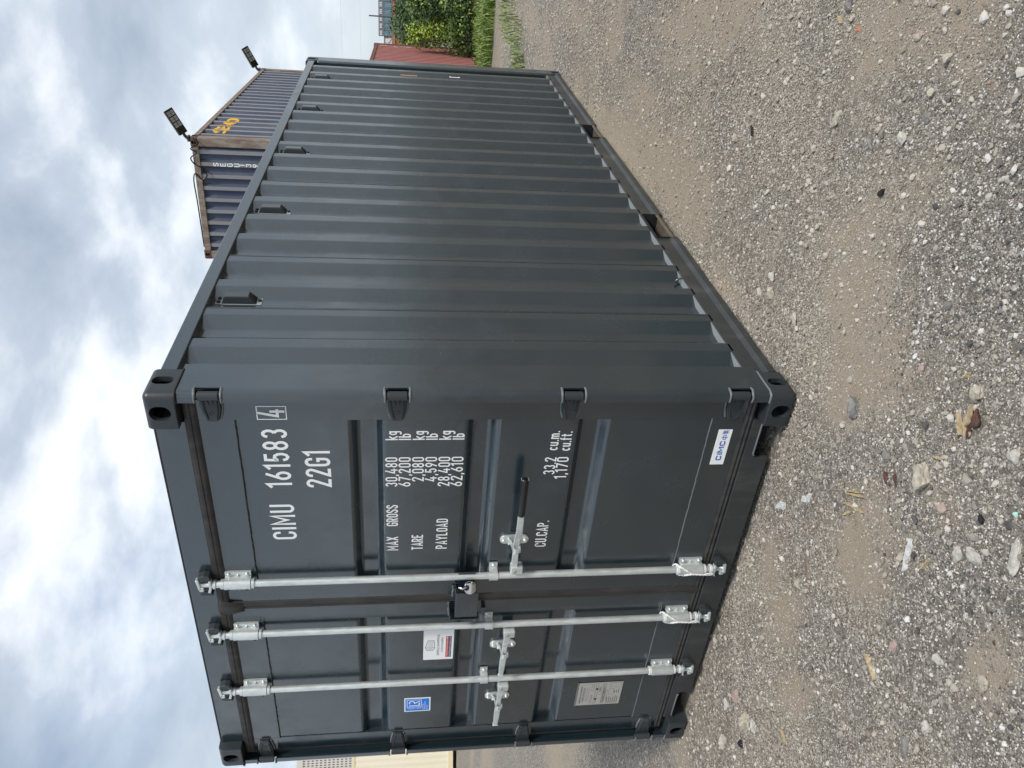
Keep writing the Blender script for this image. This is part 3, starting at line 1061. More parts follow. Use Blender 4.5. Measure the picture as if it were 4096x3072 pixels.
def lock_rod(door, x):
    mb = MB()
    ring(mb, x, RY, .12, 2.475, .0167)
    mb.build('lock_rod', M['galv'], door, smooth=50)
    for top in (True, False):
        zz = (lambda v: v) if top else (lambda v: .612 + 1.9 - v - .0)   # mirrored below
        f = (lambda v: v) if top else (lambda v: 2.602 - v)
        for a, b, r in ((2.286, 2.299, .0235), (2.416, 2.430, .0235), (2.452, 2.462, .022)):
            mb = MB()
            ring(mb, x, RY, f(a), f(b), r)
            mb.build('rod_collar', M['galvpale'] if not top else M['galv'], door, smooth=50)
        # sleeve bracket with a bolted flange to the right
        mb = MB()
        z0, z1 = sorted((f(2.301), f(2.414)))
        sl = [(x + .027 * math.cos(R(a)), RY + .027 * math.sin(R(a))) for a in range(150, 361, 15)]
        sl += [(x + .027, .0465), (x + .050, .0465), (x + .050, .0575), (x + .019, .0575), (x + .019, RY)]
        sl += [(x + .021 * math.cos(R(a)), RY + .021 * math.sin(R(a))) for a in range(345, 149, -15)]
        mb.prism(sl, XY, z0, z1)
        br = mb.build('rod_bracket', M['galv'], door, smooth=35)
        for t in (.15, .85):
            zc = z0 + (z1 - z0) * t
            MB().tube([(x + .040, .0465, zc), (x + .040, .040, zc), (x + .040, .0365, zc)], [.0075, .0075, .005], 10).build('bracket_bolt', M['galv'], door, smooth=50)
            MB().tube([(x - .017, RY - .0208, zc), (x - .0195, RY - .0232, zc)], .0045, 8).build('grease_hole', M['black'], door, smooth=50)
        MB().tube([(x + .033, .0465, (z0 + z1) / 2), (x + .034, .040, (z0 + z1) / 2)], [.006, .003], 6).build('bracket_rib', M['galv'], door)
        # cam: two jaws round the keeper
        mb = MB()
        zc = f(2.495)
        dz = 1 if top else -1
        ring(mb, x, RY, min(f(2.46), f(2.53)), max(f(2.46), f(2.53)), .0125, 12)
        mb.build('rod_end', M['galv'], door, smooth=50)
        mb = MB()
        mb.obox((x + .012, RY - .006, zc + dz * .028), (.030, 0, .004), (0, .012, 0), (0, 0, .007))
        mb.build('cam', M['galv'], door, bevel=.003)
        mb = MB()
        mb.obox((x + .010, RY - .006, zc - dz * .022), (.022, 0, 0), (0, .013, 0), (0, 0, .006))
        mb.build('cam', M['galv'], door, bevel=.003)
        mb = MB()
        mb.obox((x - .022, RY - .004, zc - dz * .018), (.020, 0, -.006 * dz), (0, .010, 0), (.002, 0, .006))
        mb.build('cam', M['galv'], door, bevel=.003)
        mb = MB()
        mb.obox((x - .016, RY - .006, zc + dz * .018), (.012, 0, 0), (0, .012, 0), (0, 0, .010))
        mb.build('cam', M['galv'], door, bevel=.003)
        # keeper welded to the frame
        for s in (1, -1):
            mb = MB()
            kx = x + s * .050
            mb.prism([(kx - .014, zc - .026), (kx + .010, zc - .022), (kx + .014, zc), (kx + .008, zc + .026), (kx - .012, zc + .030)], XZ, .012 if s > 0 else .016, .0495)
            mb.obox((x + s * .030, .030, zc), (.016, 0, 0), (0, .010, 0), (0, 0, .012))
            mb.build('cam_keeper', M['casting'], door, bevel=.003)
    # strap guide at half height
    mb = MB()
    sl = [(x + .0235 * math.cos(R(a)), RY + .0235 * math.sin(R(a))) for a in range(165, 361, 15)]
    sl += [(x + .0235, .051), (x + .056, .051), (x + .056, .0575), (x + .0185, .0575), (x + .0185, RY)]
    sl += [(x + .0185 * math.cos(R(a)), RY + .0185 * math.sin(R(a))) for a in range(345, 164, -15)]
    mb.prism(sl, XY, 1.188, 1.227)
    mb.build('rod_guide', M['galv'], door, smooth=35)
    MB().tube([(x + .044, .051, 1.2075), (x + .044, .044, 1.2075), (x + .044, .041, 1.2075)], [.0085, .0085, .006], 8).build('bracket_bolt', M['galv'], door, smooth=50)
    MB().tube([(x - .0165, RY - .0165, 1.2075), (x - .0182, RY - .0182, 1.2075)], .004, 8).build('grease_hole', M['black'], door, smooth=50)


lock_rod(door_r, -1.041)
lock_rod(door_l, -1.386)
lock_rod(door_l, -1.812)


def handle(door, xr, sg, long):
    X = lambda p: xr + sg * p
    mb = MB()
    # hinge block on the rod
    a, b = sorted((X(.016), X(.060)))
    mb.box(a, b, -.008, .036, 1.076, 1.133)
    mb.build('handle_hub', M['galv'], door, bevel=.005)
    mb = MB()
    mb.tube([(X(.036), -.008, 1.114), (X(.036), -.0125, 1.114)], .0075, 10)
    mb.build('bracket_bolt', M['galvpin'], door)
    mb = MB()
    if long:
        path = [(.050, .006, 1.1165), (.19, .006, 1.1185), (.235, .004, 1.1175), (.275, -.008, 1.115), (.300, -.014, 1.115), (.600, -.014, 1.116)]
        hw = [.0145, .0145, .0145, .015, .0145, .014]
        th = .006
    else:
        path = [(.050, .006, 1.110), (.090, .006, 1.114), (.135, .004, 1.120), (.170, -.004, 1.122), (.215, -.010, 1.124), (.270, -.012, 1.126), (.335, -.014, 1.1275)]
        hw = [.018, .016, .012, .013, .0155, .0145, .0115]
        th = .007
    n = len(path)
    vs = []
    for (p, y, z), h in zip(path, hw):
        vs += [(X(p), y - th, z - h), (X(p), y - th, z + h), (X(p), y + th, z + h), (X(p), y + th, z - h)]
    fs = [(0, 1, 2, 3), tuple((n - 1) * 4 + q for q in (3, 2, 1, 0))]
    for i in range(n - 1):
        for j in range(4):
            fs.append((i * 4 + j, i * 4 + (j + 1) % 4, (i + 1) * 4 + (j + 1) % 4, (i + 1) * 4 + j))
    mb.add(vs, fs)
    mb.build('handle', M['galv'], door, bevel=.003)
    if long:
        mb = MB()
        mb.tube([(X(p), -.014, 1.116) for p in (.394, .396, .45, .595, .601, .604)], [.010, .0165, .0172, .0172, .014, .007], 14)
        mb.build('handle_grip', M['black'], door, smooth=40)
    # catch plate
    cx = X(.184) if long else X(.178)
    mb = MB()
    pl = [(cx + .0245 * math.cos(R(a)), 1.163 + .0245 * math.sin(R(a))) for a in range(0, 181, 20)] + [(cx + .0245 * math.cos(R(a)), 1.079 + .0245 * math.sin(R(a))) for a in range(180, 361, 20)]
    mb.prism(pl, XZ, .050, .0618)
    cp = mb.build('handle_catch', M['galv'], door, bevel=.002)
    for zb in (1.171, 1.072):
        MB().tube([(cx, .050, zb), (cx, .042, zb), (cx, .038, zb)], [.010, .010, .007], 12).build('bracket_bolt', M['galv'], door, smooth=50)
    MB().tube([(cx - .015, .052, 1.150), (cx - .017, .036, 1.147)], .004, 6).build('catch_pin', M['galv'], door)
    # swinging hasp over the bar
    mb = MB()
    prof = [(1.155, .050), (1.140, .030), (1.134, -.026), (1.127, -.032), (1.110, -.030), (1.106, -.022), (1.112, -.022), (1.122, -.025), (1.128, -.020), (1.134, .032), (1.148, .052)]
    mb.prism([(y, z) for z, y in prof], YZ, cx - .014, cx + .014)
    mb.build('catch_hasp', M['galv'], door, bevel=.002)
    mb = MB()
    prof2 = [(1.088, .050), (1.098, .034), (1.100, -.022), (1.105, -.026), (1.109, -.022), (1.105, .036), (1.096, .051)]
    mb.prism([(y, z) for z, y in prof2], YZ, cx - .010, cx + .012)
    mb.build('catch_hasp', M['galv'], door, bevel=.002)


M['galvpin'] = mat('worn_pin', (.45, .40, .36), .4, .6)
handle(door_r, -1.041 + .018, 1, True)
handle(door_l, -1.386 - .010, -1, False)
handle(door_l, -1.812 - .010, -1, False)

# lock box across the middle joint
mb = MB()
x0, x1, z0, z1 = -1.255, -1.093, 1.277, 1.384
mb.box(x0, x1, -.034, -.029, z0, z1)
mb.box(x0, x1, -.0289, .0575, z1 - .005, z1)
mb.build('lock_box', M['paint'], door_r, bevel=.003)
mb = MB()
mb.box(-1.130, -1.012, .020, .026, 1.292, 1.372)
mb.box(-1.092, -1.086, .0262, .0575, 1.30, 1.385)
mb.build('lock_tongue', M['paint'], door_r, bevel=.002)
mb = MB()
mb.tube([(-1.13 - .011 * i, .056 + random.uniform(-.001, .001), 1.389 + random.uniform(-.002, .003)) for i in range(9)], .006, 7)
mb.build('weld_bead', M['paint_weld'], door_r, smooth=60)
mb = MB()
mb.box(-1.279, -1.274, -.032, .0575, 1.268, 1.4028)
mb.box(-1.279, -1.246, -.032, .0575, 1.403, 1.408)
mb.build('lock_box', M['paint'], door_l, bevel=.002)
mb = MB()
mb.box(-1.316, -1.264, .025, .0575, 1.231, 1.250)
mb.build('lock_stop', M['paint'], door_l, bevel=.002)
mb = MB()
mb.tube([(-1.245 - .012 * i, .055 + random.uniform(-.001, .001), 1.405 + random.uniform(-.002, .003)) for i in range(9)], .0055, 7)
mb.build('weld_bead', M['paint_weld'], door_l, smooth=60)

# ---- lettering and stickers on the doors
PY = .0612                     # just proud of the door panel


def on_door(y):
    return lambda x, z, li=0: (x, y - .0002 * li, z)


def lettering(door, items, y):
    for s, xa, xb, za, zb in items:
        mb = MB()
        stroke_text(mb, s, xa, xb, za, zb, on_door(y))
        mb.build('lettering', M['letter'], door)


lettering(door_r, [('CIMU', -.811, -.607, 2.087, 2.189), ('161583', -.511, -.207, 2.086, 2.188)], PY)
lettering(door_r, [('22G1', -.514, -.318, 1.924, 2.028)], PY)
mb = MB()
stroke_text(mb, '4', -.145, -.106, 2.088, 2.191, on_door(.0568))
for a, b, c, d in ((-.158, -.092, 2.191, 2.195), (-.158, -.092, 2.080, 2.084), (-.158, -.154, 2.0841, 2.1909), (-.096, -.092, 2.0841, 2.1909)):
    mb.add([(a, .0568, c), (b, .0568, c), (b, .0568, d), (a, .0568, d)], [(0, 1, 2, 3)])
mb.build('lettering', M['letter'], door_r)
T = [('MAX', -.897, -.812, 1.648, 1.699), ('GROSS', -.746, -.622, 1.648, 1.699), ('30,480', -.518, -.357, 1.650, 1.701), ('kg', -.267, -.221, 1.649, 1.699),
     ('67,200', -.518, -.357, 1.595, 1.646), ('lb', -.267, -.233, 1.595, 1.645),
     ('TARE', -.896, -.803, 1.537, 1.588), ('2,080', -.490, -.357, 1.539, 1.590), ('kg', -.267, -.221, 1.539, 1.588), ('4,590', -.491, -.357, 1.485, 1.535), ('lb', -.267, -.233, 1.485, 1.534),
     ('PAYLOAD', -.894, -.709, 1.428, 1.479), ('28,400', -.519, -.357, 1.429, 1.480), ('kg', -.267, -.221, 1.430, 1.480), ('62,610', -.521, -.357, 1.374, 1.425), ('lb', -.267, -.233, 1.375, 1.424)]
lettering(door_r, T, PY)
lettering(door_r, [('CU.CAP.', -.898, -.735, .968, 1.021), ('33.2', -.462, -.366, .974, 1.025), ('cu.m.', -.328, -.226, .975, 1.025), ('1,170', -.486, -.365, .920, .972), ('cu.ft.', -.331, -.229, .921, .971)], PY)


def quad(mb, x0, x1, z0, z1, y, mi=0):
    mb.add([(x0, y, z0), (x1, y, z0), (x1, y, z1), (x0, y, z1)], [(0, 1, 2, 3)], mi)


# maker's sticker
mb = MB()
mb.box(-.413, -.221, .0565, .0583, .217, .279)
st = mb.build('maker_sticker', M['white'], door_r)
mb = MB()
fn = on_door(.0560)
stroke_text(mb, 'C', -.391, -.362, .235, .2585, fn, w=.23)
ribbon(mb, [(-.354, .235), (-.354, .2585)], .0060, lambda x, z: fn(x, z))
stroke_text(mb, 'C', -.3095, -.281, .235, .2585, fn, w=.23)
ribbon(mb, [(-.344, .235), (-.344, .2585), (-.331, .242)], .0060, lambda x, z: fn(x, z))
ribbon(mb, [(-.3165, .2585), (-.3165, .235)], .0060, lambda x, z: fn(x, z))
ribbon(mb, [(-.331, .242), (-.3195, .2565)], .0060, lambda x, z: fn(x, z, 1), False, 1)
# the two characters after the name
for p in ([(-.2735, .2505), (-.2735, .2395), (-.2515, .2395), (-.2515, .2505), (-.2735, .2505)],):
    ribbon(mb, p, .0026, lambda x, z: fn(x, z, 1))
ribbon(mb, [(-.2625, .2590), (-.2625, .2315)], .0028, lambda x, z: fn(x, z, 2))
for z in (.2555, .2520, .2485, .2450):
    ribbon(mb, [(-.2425, z), (-.2245, z)], .0016, lambda x, z: fn(x, z, 1))
ribbon(mb, [(-.2435, .2590), (-.2425, .2445)], .0020, lambda x, z: fn(x, z, 2))
ribbon(mb, [(-.2335, .2595), (-.2335, .2310)], .0020, lambda x, z: fn(x, z, 3))
ribbon(mb, [(-.2455, .2405), (-.2215, .2405)], .0018, lambda x, z: fn(x, z, 1))
ribbon(mb, [(-.2345, .2400), (-.2445, .2325)], .0018, lambda x, z: fn(x, z, 2))
ribbon(mb, [(-.2325, .2400), (-.2225, .2325)], .0018, lambda x, z: fn(x, z, 2))
mb.build('sticker_print', [M['cblue'], M['cteal']], door_r)

# seller's white sticker on the left door
mb = MB()
mb.box(-1.682, -1.456, .0600, .0622, 1.372, 1.523)
mb.build('seller_sticker', M['white'], door_l)
mb = MB()
fn = on_door(.0596)
f2 = lambda x, z: fn(x, z)
# picture of a container
ic = [(-1.610, 1.476), (-1.588, 1.466), (-1.533, 1.471), (-1.533, 1.501), (-1.586, 1.513), (-1.610, 1.504)]
ribbon(mb, ic, .0022, f2, True)
ribbon(mb, [(-1.587, 1.468), (-1.587, 1.516)], .0022, lambda x, z: fn(x, z, 1))
for i in range(7):
    x = -1.579 + i * .0066
    ribbon(mb, [(x, 1.474), (x, 1.505 - i * .0012)], .0013, f2)
for i in range(3):
    x = -1.604 + i * .0055
    ribbon(mb, [(x, 1.478), (x, 1.502)], .0013, f2)
font_text(mb, 'SIMPLE SHIPPING', -1.569, 1.443, .0175, f2, 0, width=.160)
font_text(mb, 'CONTAINERS', -1.569, 1.4245, .0145, f2, 0, width=.115)
quad(mb, -1.665, -1.504, 1.397, 1.411, .0596, 1)
quad(mb, -1.665, -1.504, 1.3825, 1.3968, .0596, 2)
f3 = lambda x, z: (x, .0592, z)
font_text(mb, 'Scan for active inventory', -1.590, 1.4005, .0125, f3, 3, width=.128)
ribbon(mb, [(-1.522, 1.404), (-1.511, 1.404)], .0035, lambda x, z: (x, .0592, z), False, 3)
mb.add([(-1.515, .0591, 1.4085), (-1.515, .0591, 1.3995), (-1.508, .0591, 1.404)], [(0, 1, 2)], 3)
font_text(mb, 'SimpleShippingContainers.com', -1.5845, 1.3865, .0125, f3, 3, width=.153)
mb.build('sticker_print', [M['ink'], M['red'], M['navyprint'], M['white']], door_l)

# blue certificate sticker
mb = MB()
mb.box(-2.112, -1.9965, .0602, .0622, 1.478, 1.617)
mb.build('certificate_sticker', M['white'], door_l)
mb = MB()
quad(mb, -2.105, -2.003, 1.485, 1.611, .0598, 0)
fw = lambda x, z, li=0: (x, .0594 - .0002 * li, z)
ribbon(mb, [(-2.073, 1.527), (-2.012, 1.527), (-2.012, 1.602), (-2.073, 1.602)], .003, fw, True, 1)
ribbon(mb, [(-2.061, 1.592), (-2.061, 1.5375), (-2.036, 1.5375)], .0062, fw, False, 1)
ribbon(mb, [(-2.046, 1.589)] + arc(-2.036, 1.5765, .0135, .0135, 90, -90) + [(-2.041, 1.562)] + [(-2.0205, 1.5345)], .0060, lambda x, z: fw(x, z, 1), False, 1)
font_text(mb, 'CERTIFIED', -2.0785, 1.564, .0135, fw, 1, width=.074, rot=True)
font_text(mb, 'CONTAINER', -2.098, 1.5145, .0105, fw, 1, align='LEFT', width=.052)
font_text(mb, 'CERTIFICATION', -2.098, 1.5035, .0105, fw, 1, align='LEFT', width=.070)
font_text(mb, 'SCHEME', -2.098, 1.4925, .0105, fw, 1, align='LEFT', width=.038)
mb.build('sticker_print', [M['blueprint'], M['white']], door_l)

# steel approval plate
mb = MB()
mb.box(-2.138, -1.942, .0575, .0605, .425, .673)
mb.build('approval_plate', M['plate'], door_l, bevel=.001)
mb = MB()
mb.box(-2.144, -1.938, .0560, .0625, .673, .680)
mb.build('plate_holder', M['paint_weld'], door_l, bevel=.001)
mb = MB()
fn = lambda x, z, li=0: (x, .0571 - .0002 * li, z)
f2 = lambda x, z: fn(x, z)
font_text(mb, 'APPROVED FOR TRANSPORT', -2.043, .648, .0150, f2, width=.155)
font_text(mb, 'UNDER CUSTOMS SEAL', -2.043, .632, .0150, f2, width=.125)
for a, b, c, d in ((-2.100, -1.992, .611, .622), (-2.118, -2.05, .588, .596), (-2.012, -1.955, .586, .597), (-2.05, -2.00, .470, .497), (-1.985, -1.947, .432, .495), (-2.10, -2.01, .505, .515)):
    ribbon(mb, [(a, c), (b, c), (b, d), (a, d)], .0012, f2, True)
for z in (.574, .563, .533, .5285, .519):
    ribbon(mb, [(-2.132, z), (-1.948, z)], .0012, f2)
ribbon(mb, [(-2.043, .562), (-2.043, .534)], .0012, lambda x, z: fn(x, z, 1))
font_text(mb, 'CIMC', -2.00, .541, .020, f2, width=.045)
font_text(mb, 'CSC SAFETY APPROVAL', -2.047, .5165, .0135, f2, width=.125) if False else None
stroke_text(mb, 'CSC SAFETY APPROVAL'.replace('F', 'P').replace('V', 'U'), -2.11, -1.985, .520, .5275, fn) if False else None
font_text(mb, 'CSC SAFETY APPROVAL', -2.050, .5195, .0125, f2, width=.130)
for i in range(6):
    z = .500 - i * .0115
    ribbon(mb, [(-2.128, z), (-2.128 + .05 + .02 * random.random(), z)], .0030, f2)
    if i > 2:
        ribbon(mb, [(-2.04, z), (-2.04 + .035 * (.6 + .4 * random.random()), z)], .0030, f2)
for x in (-2.085, -1.997):
    ribbon(mb, arc(x, .567, .0045, .0045, 0, 360, 10), .007, lambda x_, z_: fn(x_, z_, 2), True)
mb.build('sticker_print', M['ink'], door_l)

# ---- padlock hanging at the lock box
pl = empty('padlock', (-1.052, -.036, 1.320), 'round polished steel padlock at the lock box between the doors', 'padlock')
ax = Vector((.42, -.9, .1)).normalized()
u = ax.orthogonal().normalized()
mb = MB()
prof = [(-.0126, .001), (-.0125, .021), (-.0105, .027), (-.0045, .0305), (.0045, .0305), (.0105, .027), (.0125, .021), (.0128, .001)]
mb.tube([ax * p for p, r in prof], [r for p, r in prof], 32)
b = mb.build('lock_body', M['chrome'], pl, smooth=35)
mb = MB()
q = Vector((-.002, 0, -.012))
mb.tube([ax * .0122 + q, ax * .0142 + q], .0065, 14)
mb.build('keyhole', M['brass'], pl)
mb = MB()
mb.tube([ax * .004 + Vector((.012, -.004, .018)), ax * .010 + Vector((.006, -.006, .034)), Vector((.004, .0, .052))], .0048, 10)
mb.build('shackle', M['chrome'], pl, smooth=50)
mb = MB()
mb.tube([ax * .0126 + Vector((.006, 0, .016)), ax * .0134 + Vector((.006, 0, .016))], .0125, 14)
mb.build('shackle_opening', M['void'], pl)


# ---- white cords looped round the rod ends
def cord(x, label):
    e = empty('cord_loop', (x, RY, .30), label, 'cord')
    path = []
    # loop round the sleeve, both ends meeting in front and running down to the cam
    for i in range(13):
        a = R(-60 - 240 * i / 12)
        path.append(Vector((.031 * math.cos(a), .031 * math.sin(a) * 1.0, .018 - .085 * abs(math.cos(a / 2)) * (1 if i in (0, 12) else .0) - .010 * math.sin(a * .5))))
    loop = [Vector((.026 * math.cos(R(t)), .031 * math.sin(R(t)), zz)) for t, zz in ((-100, -.060), (-60, -.030), (-20, -.002), (30, .018), (90, .024), (150, .020), (200, .004), (235, -.022), (258, -.048), (262, -.062))]
    tail = [Vector((-.004, -.031, -.060)), Vector((-.006, -.032, -.090)), Vector((-.010, -.031, -.120)), Vector((-.014, -.028, -.150)), Vector((-.012, -.024, -.165)), Vector((-.006, -.026, -.150)), Vector((-.006, -.030, -.120))]
    for nm, pts, rr in (('cord', loop, .0042), ('cord', tail, .0042)):
        # resample
        P = []
        for a, b_ in zip(pts[:-1], pts[1:]):
            for t in range(6):
                P.append(a.lerp(b_, t / 6))
        P.append(pts[-1])
        mb = MB()
        for ph in (0, math.pi):
            Q = []
            for i, p in enumerate(P):
                d = (P[min(i + 1, len(P) - 1)] - P[max(i - 1, 0)]).normalized()
                o1 = d.orthogonal().normalized(); o2 = d.cross(o1)
                a = i * .85 + ph
                Q.append(p + (o1 * math.cos(a) + o2 * math.sin(a)) * .0022)
            mb.tube(Q, .0028, 6)
        mb.build(nm, M['rope'], e, smooth=60)


cord(-1.041, 'white twisted cord looped round the foot of the right hand lock rod')
cord(-1.386, 'white twisted cord looped round the foot of the middle lock rod')


# ------------------------------------------------------------------ plain containers behind
def far_container(label, L, W, H, m_wall, m_frame, m_cast, npl, npe, rib_tone=None, group=None, dep=.036):
    """local frame: corner at origin, side wall (facing +x) along +y, end wall (facing -y) along -x, base z=0"""
    e = empty('shipping_container', (0, 0, 0), label, 'container', group)
    def wall(name, length, pitch, fn, depth, start, flip=False):
        pf = corr_profile(length, start, pitch, pitch * .30, pitch * .20, depth, length - .02)
        mb = MB()
        mis = [1 if (a[1] == 0 and b_[1] == 0 and rib_tone) else 0 for a, b_ in zip(pf[:-1], pf[1:])]
        mb.sheet([p for p in pf], fn, .17, H - .11, mis=mis)
        return mb.build(name, [m_wall, rib_tone] if rib_tone else [m_wall], e)
    p = (L - .36) / npl
    wall('side_wall', L - .36, p, lambda s, o, t: (-.015 + o, .18 + s, t), dep, .02)
    wall('side_wall', L - .36, p, lambda s, o, t: (-W + .015 - o, .18 + s, t), .036, .02)
    p = (W - .30) / npe
    wall('end_wall', W - .30, p, lambda s, o, t: (-.15 - s, .018 - o, t), .045, .02)
    wall('end_wall', W - .30, p, lambda s, o, t: (-.15 - s, L - .018 + o, t), .045, .02)
    for x in (0, -W):
        for y in (0, L):
            sx = -1 if x == 0 else 1
            sy = 1 if y == 0 else -1
            mb = MB()
            xa, xb = sorted((x + sx * .004, x + sx * .155))
            ya, yb = sorted((y + sy * .004, y + sy * .170))
            mb.box(xa, xb, ya, yb, .117, H - .117)
            mb.build('corner_post', m_frame, e, bevel=.012)
    for x in (0, -W):
        sx = -1 if x == 0 else 1
        for nm, za, zb in (('top_rail', H - .115, H - .03), ('bottom_rail', .02, .175)):
            mb = MB()
            xa, xb = sorted((x + sx * .003, x + sx * .07))
            mb.box(xa, xb, .178, L - .178, za, zb)
            mb.build(nm, m_frame, e, bevel=.005)
    for y in (0, L):
        sy = 1 if y == 0 else -1
        for nm, za, zb in (('top_rail', H - .125, H - .02), ('bottom_rail', .02, .175)):
            mb = MB()
            ya, yb = sorted((y + sy * .003, y + sy * .09))
            mb.box(-W + .162, -.162, ya, yb, za, zb)
            mb.build(nm, m_frame, e, bevel=.005)
    mb = MB()
    mb.box(-W + .05, -.05, .05, L - .05, H - .06, H - .035)
    mb.build('roof', m_frame, e)
    castings(e, m_cast, -W, 0, 0, L, 0, H)
    return e


# navy container on top of a second one
navy_top = far_container('faded navy container on top of its stack with rusty frame and yellow emblem', 7.70, 2.16, 2.59, M['navy'], M['rustpost'], M['rust'], 21, 9, M['navyfade'])
navy_top.rotation_euler = (0, 0, R(3.7))
navy_top.location = (-2.4148, 11.196, 2.591 - .004)
navy_low = far_container('navy container at the bottom of the stack behind the slate grey one', 7.70, 2.16, 2.59, M['navy'], M['rustpost'], M['rust'], 21, 9, M['navyfade'])
navy_low.rotation_euler = (0, 0, R(3.7))
navy_low.location = (-2.4148, 11.196, -.012)

# its painted marks; local s along the side, profile repeated so the paint follows the sheet
NP = (7.70 - .36) / 21


def nav_off(s):
    t = (s - .18 - .02) % NP
    sl, ou, d = NP * .20, NP * .30, .036
    if t < sl: return -d + d * t / sl
    if t < sl + ou: return 0
    if t < 2 * sl + ou: return -d * (t - sl - ou) / sl
    return -d


def nav_side(s, z, li=0):
    return (-.015 + nav_off(s) + .004 + .001 * li, s, z)


def dense(path, n=6, closed=False):
    res = []
    pts = path + ([path[0]] if closed else [])
    for a, b_ in zip(pts[:-1], pts[1:]):
        for i in range(n):
            t = i / n
            res.append((a[0] + (b_[0] - a[0]) * t, a[1] + (b_[1] - a[1]) * t))
    if not closed: res.append(pts[-1])
    return res


# emblem: picture x runs down, picture y runs back along the side
def em(px_, py_):
    # 1269-px crop -> local s, z
    t = py_
    s = .36 + (780 - t) / 560 * 1.33
    z = 2.30 - (px_ - 200) / 660 * .42 + (780 - t) / 560 * .20
    return (s, z)


_nl = Matrix.Rotation(-R(3.7), 3, 'Z') @ (CAM - Vector((-2.4148, 11.196, 2.587)))


def on_sheet(s0, z0, li):
    """follow a straight line onto the folded sheet, so the paint lies on the faces that are open to the yard"""
    p = Vector((-.015, s0, z0))
    d = (p - _nl).normalized()
    for i in range(160):
        q = p + d * (.001 * i)
        if q.x <= -.015 + nav_off(q.y) + .0005:
            break
    q -= d * (.006 + .002 * li)
    return tuple(q)


mb = MB()
for li, (pp, w_) in enumerate([([(490, 752), (525, 690), (540, 640), (470, 622), (400, 640), (350, 690), (300, 715), (250, 690), (245, 650), (300, 620), (335, 570), (400, 535), (450, 535), (480, 560), (480, 610)], 72),
                               ([(500, 630), (570, 625), (615, 605), (620, 540)], 70),
                               ([(365, 487), (440, 488), (520, 492), (600, 496), (680, 494), (742, 490)], 30),
                               ([(445, 372), (490, 405), (560, 425), (640, 425), (710, 405), (770, 370), (820, 330), (835, 290), (790, 262), (720, 258), (640, 262), (590, 285), (560, 320), (560, 352)], 72)]):
    ribbon(mb, dense(pp, 16), w_, lambda a_, b_, li=li: on_sheet(*em(a_, b_), li), maxlen=.07)
mb.build('painted_emblem', M['yellow'], navy_top)
# letters one under another on the end wall
mb = MB()
NE = (2.16 - .30) / 9
sc = .15 + .02 + NE * (1 + .20 + .15)
for c, zt in zip('SEGU', (4.845, 4.73, 4.615, 4.50)):
    stroke_text(mb, c, -sc - .032, -sc + .032, zt - 2.587 - .092, zt - 2.587, lambda x, z, li=0: (x, .018 - .004 - .0005 * li, z), w=.16)
for c, zt in zip('1396', (4.42, 4.305, 4.19, 4.085)):
    wd = .032 if c != '1' else .016
    stroke_text(mb, c, -sc - wd, -sc + wd, zt - 2.587 - .092, zt - 2.587, lambda x, z, li=0: (x, .018 - .004 - .0005 * li, z), w=.16)
mb.build('lettering', M['letter'], navy_top)


# work lamps on its roof corners
def lamp():
    e = empty('floodlight', (0, 0, 0), '', 'floodlight', 'lamps on the roof corners of the navy container')
    a = Vector((.44, 0, .225)).normalized()
    b_ = Vector((.078, .12, -.118)); b_ = (b_ - a * b_.dot(a)).normalized()
    n_ = a.cross(b_).normalized()
    if n_.z > 0: n_ = -n_
    c = a * .34
    mb = MB()
    mb.obox(c - n_ * .018, a * .245, b_ * .088, n_ * .022)
    mb.build('lamp_housing', M['black'], e, bevel=.006)
    mb = MB()
    mb.obox(c - n_ * .045, a * .235, b_ * .092, n_ * .004)
    mb.build('solar_panel', M['panel'], e)
    for i in range(3):
        for j in (-1, 1):
            for h in (-1, 1):
                mb = MB()
                mb.obox(c + a * (.165 - .11 * i + h * .024) + b_ * (j * .037) + n_ * .0055, a * .021, b_ * .030, n_ * .002)
                mb.build('lamp_lens', M['lens'], e)
    mb = MB()
    mb.tube([(0, 0, -.02), a * .05 + Vector((0, 0, .01)), a * .13], [.040, .030, .028], 8)
    mb.obox((-.0, 0, -.035), (.05, 0, 0), (0, .06, 0), (0, 0, .02))
    mb.build('lamp_bracket', M['black'], e, smooth=40)
    return e


M['lens'] = mat('lamp_lens', (.32, .33, .30), .25)
M['panel'] = mat('solar_cell', (.35, .38, .42), .25)
l1 = lamp()
tag(l1, 'black floodlight on the near roof corner of the navy container')
l1.location = (-2.45, 11.24, 5.225)
l1.scale = (.88, .88, .88)
l2 = copy_tree(l1)
tag(l2, 'black floodlight on the far roof corner of the navy container')
l2.scale = (1, 1, 1)
l2.location = (-2.93, 18.70, 5.225)

# black cable sagging along the end of the roof
mb = MB()
ct = [(-2.42, 11.16, 5.12), (-2.50, 11.15, 5.03), (-2.60, 11.16, 5.17), (-2.66, 11.14, 5.08), (-2.76, 11.16, 5.19), (-2.86, 11.15, 5.14), (-2.92, 11.13, 5.02), (-3.05, 11.14, 4.96), (-3.12, 11.15, 5.06), (-3.02, 11.15, 5.15), (-3.16, 11.16, 5.195), (-3.5, 11.17, 5.19), (-4.0, 11.18, 5.19), (-4.45, 11.19, 5.19)]
sm = []
for i in range(len(ct) - 1):
    p0, p1, p2, p3 = (Vector(ct[max(0, min(len(ct) - 1, i + j))]) for j in (-1, 0, 1, 2))
    for t in (0, .2, .4, .6, .8):
        sm.append(.5 * ((2 * p1) + (p2 - p0) * t + (2 * p0 - 5 * p1 + 4 * p2 - p3) * t * t + (3 * p1 - p0 - 3 * p2 + p3) * t ** 3))
mb.tube(sm, .011, 6)
tag(mb.build('cable', M['black'], None, smooth=60), 'black cable looping along the roof edge of the navy container', 'cable')

